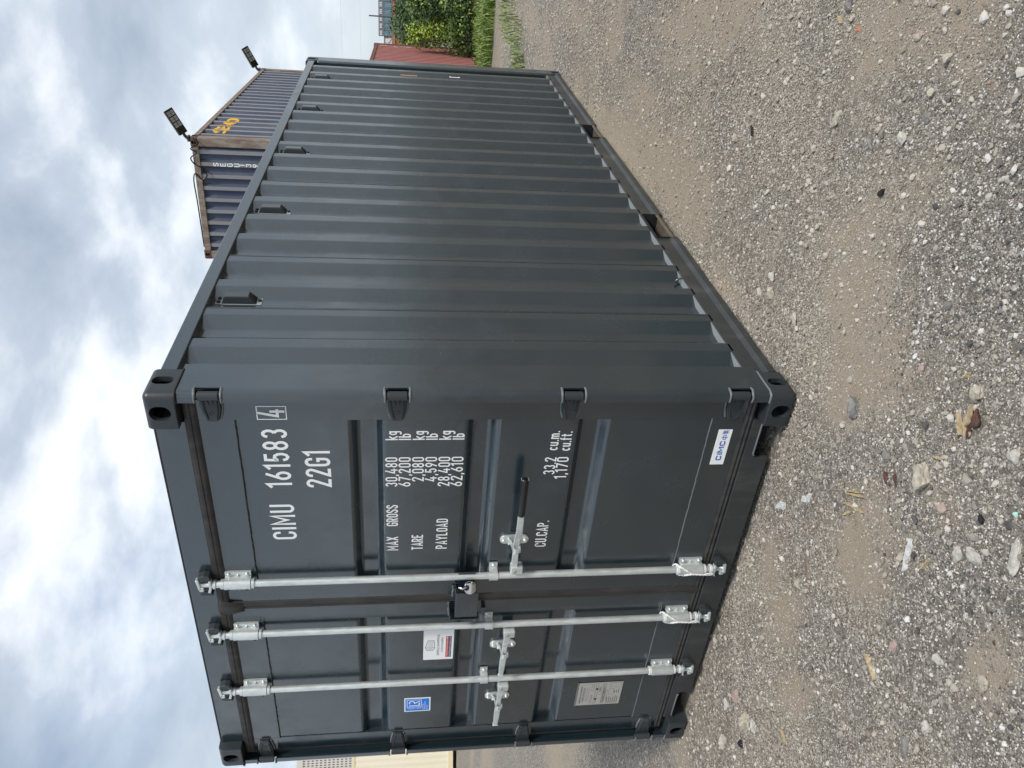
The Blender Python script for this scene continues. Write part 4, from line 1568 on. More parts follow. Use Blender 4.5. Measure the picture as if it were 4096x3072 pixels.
# red container further back; its visible side runs towards the camera
red = far_container('dull red container beside the bushes, behind the slate grey one', 6.06, 2.44, 2.59, M['redpaint'], M['redrust'], M['redrust'], 20, 9, M['redrib'])
red.rotation_euler = (0, 0, R(5.1))
red.location = (-2.40 + 6.06 * math.sin(R(5.1)), 20.25 - 6.06 * math.cos(R(5.1)), -.18)
mb = MB()
f = lambda x, z: (.0, x, z)
def rq(s0, s1, z0, z1, mi):
    mb.add([(-.010, s0, z0), (-.010, s1, z0), (-.010, s1, z1), (-.010, s0, z1)], [(0, 1, 2, 3)], mi)
rq(5.40, 5.47, 1.60, 1.72, 0); rq(5.56, 5.60, 2.25, 2.42, 0); rq(5.30, 5.36, 1.95, 2.06, 0); rq(5.42, 5.45, 1.72, 1.88, 1); rq(5.30, 5.42, 2.33, 2.40, 2)
rq(5.40, 5.50, .50, .56, 0); rq(5.40, 5.46, .42, .46, 0); rq(5.42, 5.48, .60, .63, 0); rq(5.50, 5.55, .22, .27, 2)
mb.build('white_marking', [M['white'], M['cream'], M['amber']], red)

# cream container at the left, seen past the end of the doors
cream = far_container('cream painted container on the yard, seen past the left door hinges', 9.0, 2.44, 3.10, M['cream'], M['creamframe'], M['creamframe'], 46, 9, dep=.008)
dv = Vector((.81, .58, 0)).normalized()
ang = math.atan2(dv.y, dv.x) - math.pi / 2
cream.rotation_euler = (0, 0, ang)
cream.location = Vector((-21.2, 11.2, .05)) - dv * 5.2
mb = MB()
mb.box(-.01, .03, 4.55, 5.02, 2.30, 2.72)
mb.build('wall_vent', M['creamframe'], cream, bevel=.01)


# ------------------------------------------------------------------ buildings far away
M['tower'] = mat('pale_concrete', (.52, .50, .45), .8)
M['glassdark'] = mat('dark_window_glass', (.10, .10, .11), .15)
M['glassblue'] = mat('blue_window_glass', (.17, .29, .37), .2)
M['charcoal'] = mat('charcoal_cladding', (.17, .18, .20), .6)
M['brickband'] = mat('orange_brick', (.36, .17, .10), .8)
M['pale'] = mat('pale_cladding', (.62, .66, .70), .6)

# office tower: facade looks at the yard
D = 700.0
fdir = Vector((-.8457, .5337, 0)).normalized()
side = Vector((fdir.y, -fdir.x, 0))
tw = empty('office_tower', CAM + fdir * D - Vector((0, 0, CAM.z)), 'pale concrete office tower with rows of dark windows, far left', 'building')
tw.rotation_euler = (0, 0, math.atan2(side.y, side.x))       
hgt = 83.0
mb = MB()
mb.box(-30, 40, .6, 26, 0, hgt)
for i in range(25):
    z = 2.2 + i * 3.25
    mb.box(-30, 40, 0, .6, z + 1.75, z + 3.25)
for j in range(41):
    x = -30 + j * 1.75
    mb.box(x - .45, x + .45, -.05, .59, 0, hgt)
mb.box(-30.2, 40.2, -.3, 26.2, hgt - 4.2, hgt + .4)
mb.build('tower_wall', M['tower'], tw)
mb = MB()
for i in range(25):
    z = 2.2 + i * 3.25
    for j in range(40):
        x = -30 + j * 1.75 + .45
        mb.add([(x, .45, z), (x + .85, .45, z), (x + .85, .45, z + 1.75), (x, .45, z + 1.75)], [(0, 1, 2, 3)])
tag(mb.build('window_panes', M['glassdark'], tw), kind='stuff')

# mid-rise building beyond the trees
D = 500.0
fdir = Vector((-.150, .9885, 0)).normalized()
rt = Vector((fdir.y, -fdir.x, 0))
bl = empty('office_building', CAM + fdir * D - Vector((0, 0, CAM.z + .2)), 'charcoal office building with blue glass bays above the far trees', 'building')
bl.rotation_euler = (0, 0, math.atan2(rt.y, rt.x))
mb = MB()
xl = -10.5          # left end of the tall block
mb.box(xl, 36, .8, 20, 0, 16.0)
mb.build('wall', M['charcoal'], bl)
mb = MB()
mb.box(xl - 12.6, xl - .05, 1.2, 16, 0, 13.0)
mb.box(xl - 12.7, xl + 36, .35, 1.15, 6.6, 8.3)
mb.build('brick_band', M['brickband'], bl)
mb = MB()
for i in range(12):
    x = xl + .55 + i * 3.72
    mb.box(x + 2.75, x + 3.60, .2, .81, 8.3, 13.4)
mb.box(xl, 36, .3, .81, 13.0, 13.9)
mb.build('wall_pier', M['charcoal'], bl)
for i in range(9):
    x = xl + .55 + i * 3.72
    mb = MB()
    for j in range(3):
        mb.box(x + j * .93, x + j * .93 + .80, .55, .79, 8.5, 13.0)
    mb.build('window', M['glassblue'], bl)
    mb = MB()
    for j in range(3):
        mb.box(x + j * .85, x + j * .85 + .62, .55, .79, 14.0 + .0, 15.3)
    mb.build('window', M['pale'], bl)
mb = MB()
mb.box(xl - 12.0, xl - .8, .9, 1.19, 8.4, 12.4)
mb.build('window', M['pale'], bl)
mb = MB()
for i in range(6):
    ribbon(mb, [(xl - 12 + 2.2 * i, 8.4), (xl - 12 + 2.2 * i, 12.4)], .12, lambda x, z: (x, .86, z))
ribbon(mb, [(xl - 6.5, 12.4), (xl - 1, 8.4)], .35, lambda x, z: (x, .80, z))
mb.box(xl - 12.1, xl - .6, .75, 1.19, 12.4, 12.9)
mb.build('window_frame', M['charcoal'], bl)

# utility poles and wires
M['pole'] = mat('grey_timber_pole', (.09, .085, .08), .8)
M['wire'] = mat('grey_wire', (.10, .10, .11), .6)
for (x, y, h, lab) in ((-16.6, 118.0, 6.6, 'thin dark pole standing before the charcoal office building'), (-13.75, 118.5, 7.6, 'dark pole at the picture edge beside the charcoal office building')):
    e = empty('utility_pole', (x, y, -.2), lab, 'pole', 'poles beyond the trees')
    mb = MB()
    mb.tube([(0, 0, 0), (0, 0, h)], [.13, .09], 8)
    mb.build('pole', M['pole'], e, smooth=50)
for i, (z0, z1, lab) in enumerate(((10.2, 10.2, 'uppermost overhead wire beyond the bushes'), (7.6, 7.55, 'overhead wire just above the charcoal building, second from top'), (4.9, 4.9, 'overhead wire crossing the blue office windows'), (1.9, 2.3, 'lowest overhead wire crossing the trees'))):
    mb = MB()
    y = 118.0 if i < 3 else 40.0
    mb.tube([(-60 + 8 * j, y, z0 + (z1 - z0) * j / 12 + .004 * (8 * (j - 6)) ** 2 * .1) for j in range(13)], .006 if i < 3 else .005, 5)
    tag(mb.build('overhead_wire', M['wire'], None), lab, 'wire', 'overhead wires')


# ------------------------------------------------------------------ plants
def leaf_mat(name, a, b_, rough=.5):
    m = mat(name, a, rough)
    k = NT(m)
    ri = k.noise(5.0, 3, .6)
    k.base(k.ramp(ri, [(.3, a), (.7, b_)]))
    k.b.inputs['Subsurface Weight'].default_value = 0
    return m


M['leafdark'] = leaf_mat('dark_leaf', (.030, .065, .020), (.075, .135, .032))
M['leafmid'] = leaf_mat('mid_leaf', (.070, .140, .026), (.130, .220, .050))
M['leafpale'] = leaf_mat('greyish_leaf', (.13, .20, .10), (.21, .30, .16))
M['leafbright'] = leaf_mat('yellow_green_leaf', (.26, .38, .03), (.42, .54, .06))
M['twig'] = mat('twig', (.09, .07, .05), .8)
M['grass'] = leaf_mat('grass_blade', (.095, .175, .025), (.20, .29, .055))
M['grassdry'] = leaf_mat('dry_grass_blade', (.22, .25, .07), (.34, .32, .12))


def crown(name, mats, weights, parent, lumps, n, size, seed, round_leaf=True):
    """many small leaf faces through the volume of uneven lumps"""
    g = np.random.default_rng(seed)
    mb = MB()
    vols = np.array([a * b_ * c for (_, _, _, a, b_, c) in lumps])
    which = g.choice(len(lumps), n, p=vols / vols.sum())
    for w in which:
        x, y, z, a, b_, c = lumps[w]
        d = g.normal(size=3); d /= np.linalg.norm(d)
        r = g.random() ** .45
        wob = 1 + .25 * math.sin(5 * d[0] + 3 * d[2] + w) + .18 * math.sin(11 * d[1] + 7 * d[2])
        p = Vector((x + d[0] * a * r * wob, y + d[1] * b_ * r * wob, max(z + d[2] * c * r * wob, .02)))
        s = size * (.55 + .9 * g.random())
        nn = Vector((d[0] * .8, d[1] * .8, d[2] * .6 + .5)) + Vector(g.normal(size=3) * .45)
        nn.normalize()
        t = nn.orthogonal().normalized()
        t = Matrix.Rotation(g.random() * 6.28, 3, nn) @ t
        q = nn.cross(t)
        tip = nn * (-.25 * s)
        mb.add([p - t * s * .5, p + q * s * .32, p + t * s * .5 + tip, p - q * s * .32], [(0, 1, 2, 3)], int(g.choice(len(mats), p=weights)))
    return mb.build(name, mats, parent)


def shrub(label, loc, lumps, n, size, mats, weights, seed, cat='shrub', name='shrub'):
    e = empty(name, loc, label, cat)
    crown('foliage', mats, weights, e, lumps, n, size, seed)
    mb = MB()
    g = np.random.default_rng(seed + 5)
    for (x, y, z, a, b_, c) in lumps:
        for i in range(3):
            d = g.normal(size=3) * .35
            mb.tube([(x + d[0] * .2, y + d[1] * .2, -.05), (x + d[0] * a * .6, y + d[1] * b_ * .6, z * .6), (x + d[0] * a * 1.5, y + d[1] * b_ * 1.5, z + c * .4)], [.022, .015, .006], 5)
    mb.build('stem', M['twig'], e, smooth=60)
    return e


LD, LM, LP, LB = M['leafdark'], M['leafmid'], M['leafpale'], M['leafbright']
shrub('broad leaved dark green bush at the picture edge behind the grass', (-.55, 18.9, -.18), [(0, 0, .75, .75, .6, .8), (.3, .2, 1.30, .6, .5, .65), (-.35, .1, 1.25, .5, .45, .62), (.9, .2, 1.1, .7, .6, 1.0)], 7000, .085, [LD, LM, LP], [.38, .36, .26], 3)
shrub('yellow green bush close to the red container', (-1.72, 18.6, -.18), [(0, 0, .95, .42, .42, .55), (-.15, .1, 1.45, .35, .35, .40), (.1, -.05, .55, .42, .4, .45)], 4200, .060, [LB, LM, LD], [.62, .25, .13], 4)
shrub('low dark bush under the yellow green one', (-1.55, 18.1, -.17), [(0, 0, .40, .60, .4, .45), (.5, .1, .5, .45, .4, .5), (-.5, .2, .35, .35, .3, .4)], 3800, .060, [LD, LM, LB], [.62, .28, .10], 5)
shrub('olive bush in the dark behind the yellow green bush', (-1.7, 20.2, -.18), [(0, 0, 1.0, .9, .6, .95), (.7, .3, 1.2, .7, .6, .9)], 4200, .075, [LD, LM], [.72, .28], 6)
shrub('vine covered bush between the dark bush and the yellow green bush', (-1.12, 18.5, -.18), [(0, 0, .8, .42, .4, .75), (.1, 0, 1.35, .38, .36, .5)], 4200, .072, [LD, LP, LM, LB], [.32, .28, .27, .13], 8)


def tree(label, loc, lumps, n, size, seed, mats, wts):
    e = empty('tree', loc, label, 'tree', 'trees beyond the bushes')
    crown('crown', mats, wts, e, lumps, n, size, seed)
    mb = MB()
    for (x, y, z, a, b_, c) in lumps[:3]:
        mb.tube([(0, 0, -.1), (x * .3, y * .3, z * .5), (x, y, z + c * .3)], [.16, .11, .03], 7)
    mb.build('trunk', M['twig'], e, smooth=60)


tree('dark tree left of the pole beyond the bushes', (-5.9, 46.0, -.2), [(0, 0, 1.4, 1.5, 1.1, 1.25), (-1.0, 0, 1.2, 1.0, .9, 1.0), (.9, 0, 1.6, 1.1, .9, 1.05)], 5200, .16, 21, [LD, LM], [.7, .3])
tree('round dark tree right of the pole beyond the bushes', (-3.2, 45.0, -.2), [(0, 0, 1.5, 1.5, 1.1, 1.2), (1.2, 0, 1.4, 1.1, .9, 1.15)], 4600, .16, 22, [LD, LM], [.65, .35])
tree('small dark tree just above the red container', (-8.8, 47.0, -.2), [(0, 0, 1.3, 1.6, 1.0, 1.15), (-1.4, 0, 1.2, 1.1, .9, .95)], 4200, .16, 23, [LD, LM], [.75, .25])


def grass(name, spots, n, h0, h1, seed, dry=.25, w=.007):
    g = np.random.default_rng(seed)
    mb = MB()
    for i in range(n):
        cx, cy, rx, ry = spots[g.integers(len(spots))]
        a, rr = g.random() * 6.283, math.sqrt(g.random())
        x, y = cx + rx * rr * math.cos(a), cy + ry * rr * math.sin(a)
        z = float(gz(x, y))
        h = h0 + (h1 - h0) * g.random()
        d = g.random() * 6.283
        lean = h * (.3 + .9 * g.random())
        dx, dy = math.cos(d), math.sin(d)
        pts = [(0, 0, w), (.25 * lean, .55 * h, w * .85), (.65 * lean, .88 * h, w * .6), (lean, h * .93, 0)]
        vs = []
        for (o, zz, ww) in pts:
            vs += [(x + dx * o - dy * ww, y + dy * o + dx * ww, z + zz), (x + dx * o + dy * ww, y + dy * o - dx * ww, z + zz)]
        mb.add(vs, [(0, 1, 3, 2), (2, 3, 5, 4), (4, 5, 7, 6)], 1 if g.random() < dry else 0)
    return tag(mb.build(name, [M['grass'], M['grassdry']]), kind='stuff')


grass('grass', [(-1.5, 15.6, .9, 1.7), (-.5, 15.8, .9, 1.7), (.6, 16.0, 1.0, 1.7), (-.9, 14.6, 1.2, .9), (.2, 14.8, 1.2, .9)], 11000, .07, .25, 31, .10, .008)
grass('weeds', [(-.18, 11.2, .38, .6), (-.15, 10.2, .35, .5), (-.32, 9.3, .30, .5), (-.60, 8.85, .25, .35), (-.1, 11.7, .4, .4), (-.75, 9.3, .2, .3)], 520, .05, .18, 32, .2, .006)


# ------------------------------------------------------------------ loose things on the ground
M['stonepale'] = rusty('pale_limestone', (.44, .40, .32), (.27, .24, .19), .52, 60)
M['stonewhite'] = rusty('whitish_stone', (.48, .46, .41), (.30, .285, .25), .52, 60)
M['stonegrey'] = rusty('grey_stone', (.22, .21, .195), (.13, .125, .118), .52, 45)
M['stonepink'] = rusty('pinkish_stone', (.30, .20, .17), (.36, .31, .27), .5, 50)
M['stonedark'] = rusty('dark_stone', (.055, .052, .05), (.10, .095, .09), .55, 45)
M['coal'] = mat('charred_lump', (.012, .012, .012), .8)
M['tile'] = mat('orange_tile', (.42, .15, .08), .7)
M['brick'] = rusty('brown_red_bark', (.11, .045, .03), (.05, .03, .022), .5, 60)
M['wood'] = rusty('splintered_wood', (.52, .43, .28), (.33, .24, .13), .5, 90)
M['foil'] = rusty('crumpled_plastic', (.62, .63, .62), (.40, .40, .39), .5, 70)
M['plateRust'] = rusty('rusty_sheet', (.17, .15, .13), (.20, .09, .05), .5, 25)
M['seaglass'] = mat('pale_green_glass', (.35, .55, .48), .2)


def stone(name, x, y, a, b_, hgt_, m, label, cat='stone', seed=0, turn=0.0, sink=.35, flat=False):
    import bmesh
    g = np.random.default_rng(seed * 7 + 3)
    bm = bmesh.new()
    bmesh.ops.create_icosphere(bm, subdivisions=3, radius=1.0)
    ph = g.random(6) * 6
    cuts = [(Vector(g.normal(size=3)).normalized(), .55 + .3 * g.random()) for _ in range(9)]
    for v in bm.verts:
        d = v.co.normalized()
        r = 1 + .12 * math.sin(3 * d.x + ph[0]) + .12 * math.sin(4 * d.y + ph[1]) + .08 * math.sin(6 * d.z + ph[2])
        p = d * r
        for cn, cdist in cuts:
            q = p.dot(cn)
            if q > cdist:
                p = p - cn * (q - cdist)
        v.co = p * (1 + .05 * math.sin(9 * d.x + ph[3]) * math.sin(8 * d.y + ph[4]) + .05 * math.sin(11 * d.z + 7 * d.x + ph[5])) + Vector(g.normal(size=3) * .018)
    for v in bm.verts:
        v.co = Vector((v.co.x * a / 2, v.co.y * b_ / 2, v.co.z * hgt_ / 2))
    me = bpy.data.meshes.new(name)
    bm.to_mesh(me); bm.free()
    me.materials.append(m)
    o = bpy.data.objects.new(name, me)
    COL.objects.link(o)
    o.location = (x, y, float(gz(x, y)) + hgt_ / 2 * (1 - sink))
    o.rotation_euler = (g.normal() * .12, g.normal() * .12, turn)
    return tag(o, label, cat)


# x, y, size across the view, size along the view
ACR = math.atan2(-.5522, -.8337)       # direction of "across the view" on the ground
S = [(.187, -.349, .080, .052, .05, 'stonegrey', 'rounded grey stone on bare soil below the near corner casting'),
     (.218, -.780, .088, .074, .055, 'stonepale', 'big pale limestone lump, largest stone in the foreground gravel'),
     (.153, -.600, .048, .044, .03, 'stonegrey', 'brownish grey stone just above the big pale lump'),
     (.567, -.825, .050, .062, .03, 'stonepale', 'flat beige stone beside the broken wood sticks'),
     (.202, -.908, .038, .055, .03, 'stonepink', 'pink and white stone next to the dark stain'),
     (.144, -1.034, .055, .045, .035, 'stonewhite', 'left of a touching pair of whitish stones at the bottom'),
     (.178, -1.084, .060, .052, .03, 'stonewhite', 'right of a touching pair of whitish stones at the bottom'),
     (.291, -1.198, .098, .040, .025, 'stonewhite', 'long flat whitish stone at the lowest picture edge'),
     (.284, -1.045, .030, .022, .02, 'coal', 'small black lump near the whitish pair of stones'),
     (.498, -.585, .040, .026, .02, 'stonepink', 'narrow pink brick chip above the wood sticks'),
     (.510, -1.036, .040, .040, .025, 'stonewhite', 'white grey stone at the bottom right of the sticks'),
     (.340, -1.126, .030, .030, .02, 'stonedark', 'dark brown pebble near the long flat whitish stone'),
     (-.347, -.981, .055, .030, .025, 'stonepink', 'reddish stone beside pale chips left of the orange stick'),
     (-.412, -1.239, .040, .040, .03, 'stonewhite', 'single bright white stone at the lower left'),
     (-.560, -1.203, .085, .038, .02, 'stonegrey', 'long smooth slate grey slab half sunk at the lower left'),
     (-1.691, -.284, .095, .060, .05, 'stonewhite', 'pale stone beside the left door cut-out'),
     (-1.580, -.455, .100, .078, .06, 'stonepale', 'largest pale stone in the cluster below the left corner casting'),
     (-1.500, -.520, .075, .06, .05, 'stonewhite', 'pale stone touching the largest one of the left cluster'),
     (-1.891, -.355, .085, .065, .05, 'stonewhite', 'pale stone farthest left in the cluster below the left casting'),
     (-1.719, -.480, .045, .030, .03, 'coal', 'black lump in the pale stone cluster at the left'),
     (-1.564, -.319, .080, .048, .04, 'stonepink', 'pinkish brown stone below the left door cut-out'),
     (-.652, -.433, .050, .042, .03, 'stonepale', 'pale pebble above the rusty metal strip'),
     (-.095, -1.304, .052, .036, .03, 'stonepale', 'tall pale stone near the soil patch at the bottom'),
     (-.195, -1.150, .040, .038, .028, 'stonewhite', 'white pebble between the orange stick and the soil patch'),
     (1.402, .506, .050, .045, .04, 'stonegrey', 'grey cobble at the upper right picture edge'),
     (1.335, .404, .028, .024, .012, 'tile', 'orange tile chip near the grey cobble'),
     (1.349, -.164, .036, .036, .03, 'stonepale', 'round beige stone at the right, near the picture edge'),
     (1.078, -.080, .048, .040, .028, 'stonewhite', 'white stone split in two in the right foreground'),
     (1.012, .088, .055, .028, .025, 'stonegrey', 'long grey stone just right of the split white one'),
     (1.025, .361, .065, .060, .02, 'stonepale', 'low beige stone, half buried, far right gravel'),
     (1.169, -.164, .036, .032, .024, 'stonegrey', 'flat grey stone beside a tuft of straw'),
     (.888, -.068, .034, .036, .03, 'coal', 'sharp black lump alone in the right gravel'),
     (1.382, .018, .032, .030, .016, 'stonepink', 'rose coloured stone at the right picture edge'),
     (1.241, -.141, .028, .034, .022, 'stonepale', 'crumbly yellowish stone in the right gravel'),
     (1.295, .963, .034, .038, .026, 'stonepale', 'pale stone at the top right of the gravel'),
     (.696, 1.229, .045, .040, .035, 'stonepale', 'pale yellow stone beside the dark rubber scrap'),
     (.300, .487, .055, .038, .03, 'stonewhite', 'upper of two long white stones beside the rail'),
     (.237, .460, .080, .045, .03, 'stonepale', 'lower of two long white stones beside the rail'),
     (.247, .204, .060, .034, .03, 'stonewhite', 'white stone on the gravel level with the corner post'),
     (.193, .560, .044, .030, .025, 'stonewhite', 'small white stone nearest the long bottom rail')]
for i, (x, y, a, b_, h, m, lab) in enumerate(S):
    stone('stone', x, y, a, b_, h, M[m], lab, seed=i + 1, turn=ACR + random.uniform(-.35, .35), sink=.62)
stone('rubber_scrap', .779, 1.052, .060, .022, .015, M['coal'], 'curved dark rubber scrap on the gravel', 'scrap', 60, ACR)
stone('bark_piece', .514, -.870, .055, .034, .024, M['brick'], 'ridged dark brown bark piece beside the wood sticks', 'bark', 61, ACR, .2)
stone('dead_leaf', .090, -.633, .065, .020, .010, M['brick'], 'red brown dead leaf left of the big pale lump', 'leaf', 62, ACR, .0)
stone('dead_leaf', .114, -.676, .042, .022, .010, M['brick'], 'short red brown leaf touching the big pale lump', 'leaf', 63, ACR, .0)
stone('glass_piece', .382, -1.129, .018, .020, .010, M['seaglass'], 'pale green glass chip at the bottom edge', 'glass', 64, 0, .2)


def stick(name, x0, y0, x1, y1, w, m, label, cat, hgt_=.010, lift=.006, kink=.0, seed=0):
    g = np.random.default_rng(seed + 100)
    n = 7
    a, b_ = Vector((x0, y0, 0)), Vector((x1, y1, 0))
    d = (b_ - a).normalized()
    s = Vector((-d.y, d.x, 0))
    vs = []
    for i in range(n):
        t = i / (n - 1)
        p = a.lerp(b_, t) + s * (kink * math.sin(t * 3.1) + g.normal() * w * .10)
        z = float(gz(p.x, p.y)) + lift + g.normal() * .0006
        ww = w / 2 * (.35 + .65 * min(1, 5 * t, 5 * (1 - t))) * (1 + g.normal() * .12)
        vs += [p + s * ww + Vector((0, 0, z - .004)), p + s * ww * .6 + Vector((0, 0, z + hgt_)), p - s * ww * .5 + Vector((0, 0, z + hgt_ * .9)), p - s * ww + Vector((0, 0, z - .004))]
    fs = [(0, 1, 2, 3), tuple((n - 1) * 4 + q for q in (3, 2, 1, 0))]
    for i in range(n - 1):
        for j in range(4):
            fs.append((i * 4 + j, i * 4 + (j + 1) % 4, (i + 1) * 4 + (j + 1) % 4, (i + 1) * 4 + j))
    mb = MB()
    mb.add(vs, fs)
    return tag(mb.build(name, m), label, cat)


W = M['wood']
stick('wood_splinter', .482, -.799, .433, -.845, .009, W, 'wood stick lying alone, uppermost of the broken group', 'wood', seed=1)
stick('wood_splinter', .477, -.839, .439, -.868, .010, W, 'light wood stick in the middle of the broken group', 'wood', seed=2)
stick('wood_splinter', .538, -.838, .475, -.854, .012, W, 'longest wood stick, leaning over the bark piece', 'wood', lift=.012, seed=3)
stick('wood_splinter', .477, -.859, .445, -.877, .009, M['brick'], 'dark broken stick under the longest light one', 'wood', seed=4)
stick('wood_splinter', -.099, -.482, -.054, -.546, .008, W, 'upper thin splinter of a pair near the soil patch', 'wood', seed=5)
stick('wood_splinter', -.105, -.491, -.047, -.577, .011, W, 'lower thick splinter of a pair near the soil patch', 'wood', seed=6)
stick('wood_splinter', -.153, -.491, -.099, -.606, .010, W, 'long bent splinter at the edge of the soil patch', 'wood', kink=.008, seed=7)
stick('wood_splinter', -.190, -.516, -.137, -.555, .009, W, 'short splinter below the long bent one', 'wood', seed=8)
stick('wood_splinter', -.024, -.945, .031, -.955, .005, W, 'thin splinter beside the white plastic strip', 'wood', seed=9)
stick('wood_splinter', .581, -.763, .604, -.771, .009, W, 'little loop of pale wood above the bark piece', 'wood', seed=10)
stick('wood_splinter', .311, -.794, .320, -.818, .008, W, 'tiny splinter right of the big pale lump', 'wood', seed=11)
stick('wood_splinter', -.491, -.904, -.523, -.985, .011, W, 'orange splintered stick lying in the lower left gravel', 'wood', seed=12)
stick('wood_splinter', 1.354, .555, 1.334, .521, .009, W, 'pale splinter near the grey cobble', 'wood', seed=13)
stick('straw', -.406, -.378, -.305, -.415, .004, W, 'yellow straw near the two plastic scraps', 'straw', .003, .004, .012, 14)
stick('root', -1.300, -.663, -1.305, -.731, .008, W, 'crooked tan root at the lower left', 'root', .006, .004, .012, 15)
stick('plastic_strip', -.100, -.878, .018, -.853, .024, M['foil'], 'torn white plastic strip in the lower gravel', 'scrap', .004, .004, .0, 16)
stick('metal_strip', -.512, -.397, -.594, -.476, .032, M['plateRust'], 'flat rusty grey metal strip in the dirt', 'metal', .003, .004, .0, 17)
stick('plastic_scrap', -.290, -.300, -.350, -.250, .034, M['foil'], 'crumpled white plastic scrap nearer the straw', 'scrap', .005, .003, .006, 18)
stick('plastic_scrap', -.475, -.155, -.535, -.100, .036, M['foil'], 'crumpled white plastic scrap nearer the door sill', 'scrap', .005, .003, -.006, 19)

# ------------------------------------------------------------------ loose gravel (instances on points)
rock_col = bpy.data.collections.new('gravel_pieces')
gstone = mat('gravel_stone', (.2, .2, .2), .85, 0, .3)
k = NT(gstone)
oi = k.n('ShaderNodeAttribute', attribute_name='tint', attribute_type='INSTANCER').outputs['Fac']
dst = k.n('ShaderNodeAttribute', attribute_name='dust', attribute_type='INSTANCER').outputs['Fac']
gc = k.ramp(oi, [(0.0, (0.031, 0.031, 0.034)), (.20, (0.065, 0.065, 0.068)), (.42, (0.121, 0.119, 0.119)), (.60, (0.192, 0.185, 0.175)), (.74, (0.312, 0.293, 0.256)), (.86, (0.540, 0.508, 0.447)), (.985, (0.720, 0.720, 0.720)), (1.0, (0.341, 0.156, 0.099))])
gv = k.noise(400, 2, .6)
gc = k._mix(k.ramp(gv, [(.3, 0.0), (.8, .35)]), gc, (.21, .195, .168))
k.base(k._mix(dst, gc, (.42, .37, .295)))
import bmesh
for i in range(6):
    bm = bmesh.new()
    bmesh.ops.create_icosphere(bm, subdivisions=1, radius=.5)
    g = np.random.default_rng(200 + i)
    sc3 = Vector((1.25 - .1 * i * .5, .85 + .05 * i, .62))
    for v in bm.verts:
        v.co = Vector((v.co.x * sc3.x, v.co.y * sc3.y, v.co.z * sc3.z)) * (1 + g.normal() * .16)
    me = bpy.data.meshes.new('gravel_piece')
    bm.to_mesh(me); bm.free()
    me.materials.append(gstone)
    rock_col.objects.link(bpy.data.objects.new('gravel_piece', me))


def in_view(x, y, pad=.06):
    d = np.stack([x - CAM.x, y - CAM.y, 0 * x - CAM.z], 1)
    zf = d @ np.array(c_fwd); u = d @ np.array(c_right) / zf; v = d @ np.array(c_down) / zf
    hx, hy = 2048 / 3129.34 + pad, 1536 / 3129.34 + pad
    return (zf > .3) & (abs(u) < hx) & (abs(v) < hy), zf


def scatter(n, x0, x1, y0, y1, smin, smax, power, zmax):
    x = rng.uniform(x0, x1, n); y = rng.uniform(y0, y1, n)
    ok, zf = in_view(x, y)
    ok &= (zf < zmax) & ~((x < .0) & (x > -2.44) & (y > .03) & (y < 6.05))
    x, y = x[ok], y[ok]
    s_ = soil(x, y)
    cl = V3.fbm(x * 4.0 + 7, y * 4.0, 3)
    keep = rng.random(len(x)) < np.clip(1.05 - .85 * s_, .12, 1) * np.clip(.45 + 1.5 * (cl - .3), .2, 1)
    x, y = x[keep], y[keep]
    sz = smin * (smax / smin) ** (rng.random(len(x)) ** power)
    dc = np.hypot(x - CAM.x, y - CAM.y)
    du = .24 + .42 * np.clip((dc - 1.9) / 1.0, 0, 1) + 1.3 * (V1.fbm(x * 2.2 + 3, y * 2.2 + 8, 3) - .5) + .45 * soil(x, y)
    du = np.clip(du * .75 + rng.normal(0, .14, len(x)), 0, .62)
    ti = rng.random(len(x))
    if smin > .008:
        ti = np.where(rng.random(len(x)) < (.30 if smin < .0105 else .62), np.clip(ti * .35 + .64, 0, .985), ti * .8)
    return x, y, sz, du, ti


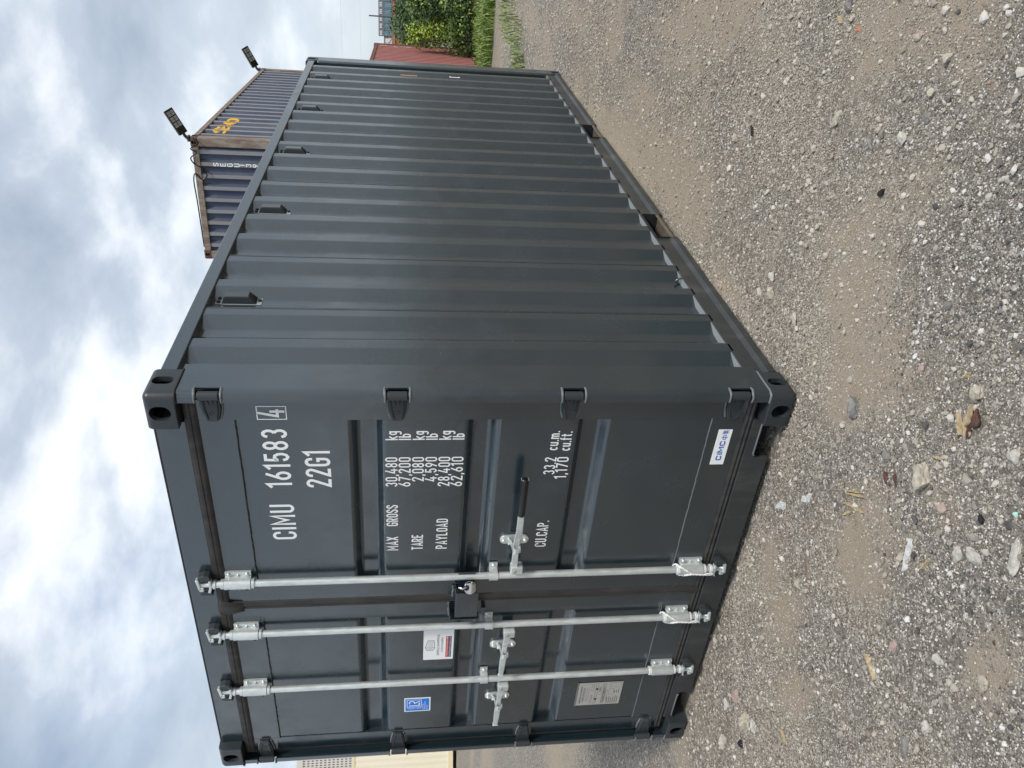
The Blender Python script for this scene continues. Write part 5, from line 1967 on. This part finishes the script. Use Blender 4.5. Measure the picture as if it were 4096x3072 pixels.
PTS = [scatter(330000, -2.6, 2.2, -1.8, 1.3, .0038, .0075, 1.2, 3.9),
       scatter(50000, -2.6, 2.2, -1.8, 2.2, .0072, .0130, 1.7, 5.0),
       scatter(3000, -2.6, 2.2, -1.8, 3.0, .016, .032, 1.8, 6.0), scatter(9000, -2.8, 2.6, -1.8, 7.0, .011, .022, 1.6, 9.0),
       scatter(70000, -3.2, 2.4, 0.6, 5.0, .0075, .013, 1.4, 7.5),
       scatter(40000, -3.5, 3.5, 4.0, 12.0, .011, .024, 1.5, 14)]
X = np.concatenate([p[0] for p in PTS]); Y = np.concatenate([p[1] for p in PTS]); SZ = np.concatenate([p[2] for p in PTS])
Z = gz(X, Y) + SZ * .20
DU = np.concatenate([p[3] for p in PTS]); TI = np.concatenate([p[4] for p in PTS])
gp = bpy.data.meshes.new('gravel')
gp.from_pydata(np.stack([X, Y, Z], 1).tolist(), [], [])
a1 = gp.attributes.new('size', 'FLOAT', 'POINT')
a1.data.foreach_set('value', SZ.astype(np.float32))
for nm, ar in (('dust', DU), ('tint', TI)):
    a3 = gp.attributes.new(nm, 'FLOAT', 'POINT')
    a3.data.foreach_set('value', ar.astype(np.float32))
rot = np.stack([rng.normal(0, .35, len(X)), rng.normal(0, .35, len(X)), rng.uniform(0, 6.283, len(X))], 1).astype(np.float32)
a2 = gp.attributes.new('turn', 'FLOAT_VECTOR', 'POINT')
a2.data.foreach_set('vector', rot.ravel())
grav = bpy.data.objects.new('gravel', gp)
COL.objects.link(grav)
tag(grav, kind='stuff')
ng = bpy.data.node_groups.new('scatter_gravel', 'GeometryNodeTree')
ng.interface.new_socket('Geometry', in_out='INPUT', socket_type='NodeSocketGeometry')
ng.interface.new_socket('Geometry', in_out='OUTPUT', socket_type='NodeSocketGeometry')
gi, go = ng.nodes.new('NodeGroupInput'), ng.nodes.new('NodeGroupOutput')
iop = ng.nodes.new('GeometryNodeInstanceOnPoints')
ci = ng.nodes.new('GeometryNodeCollectionInfo')
ci.inputs['Collection'].default_value = rock_col
ci.inputs['Separate Children'].default_value = True
ci.inputs['Reset Children'].default_value = True
iop.inputs['Pick Instance'].default_value = True
na = ng.nodes.new('GeometryNodeInputNamedAttribute'); na.data_type = 'FLOAT'; na.inputs['Name'].default_value = 'size'
nr = ng.nodes.new('GeometryNodeInputNamedAttribute'); nr.data_type = 'FLOAT_VECTOR'; nr.inputs['Name'].default_value = 'turn'
ng.links.new(gi.outputs[0], iop.inputs['Points'])
ng.links.new(ci.outputs[0], iop.inputs['Instance'])
ng.links.new(na.outputs[0], iop.inputs['Scale'])
ng.links.new(nr.outputs[0], iop.inputs['Rotation'])
ng.links.new(iop.outputs[0], go.inputs[0])
md = grav.modifiers.new('scatter', 'NODES')
md.node_group = ng
print('gravel pieces', len(X))
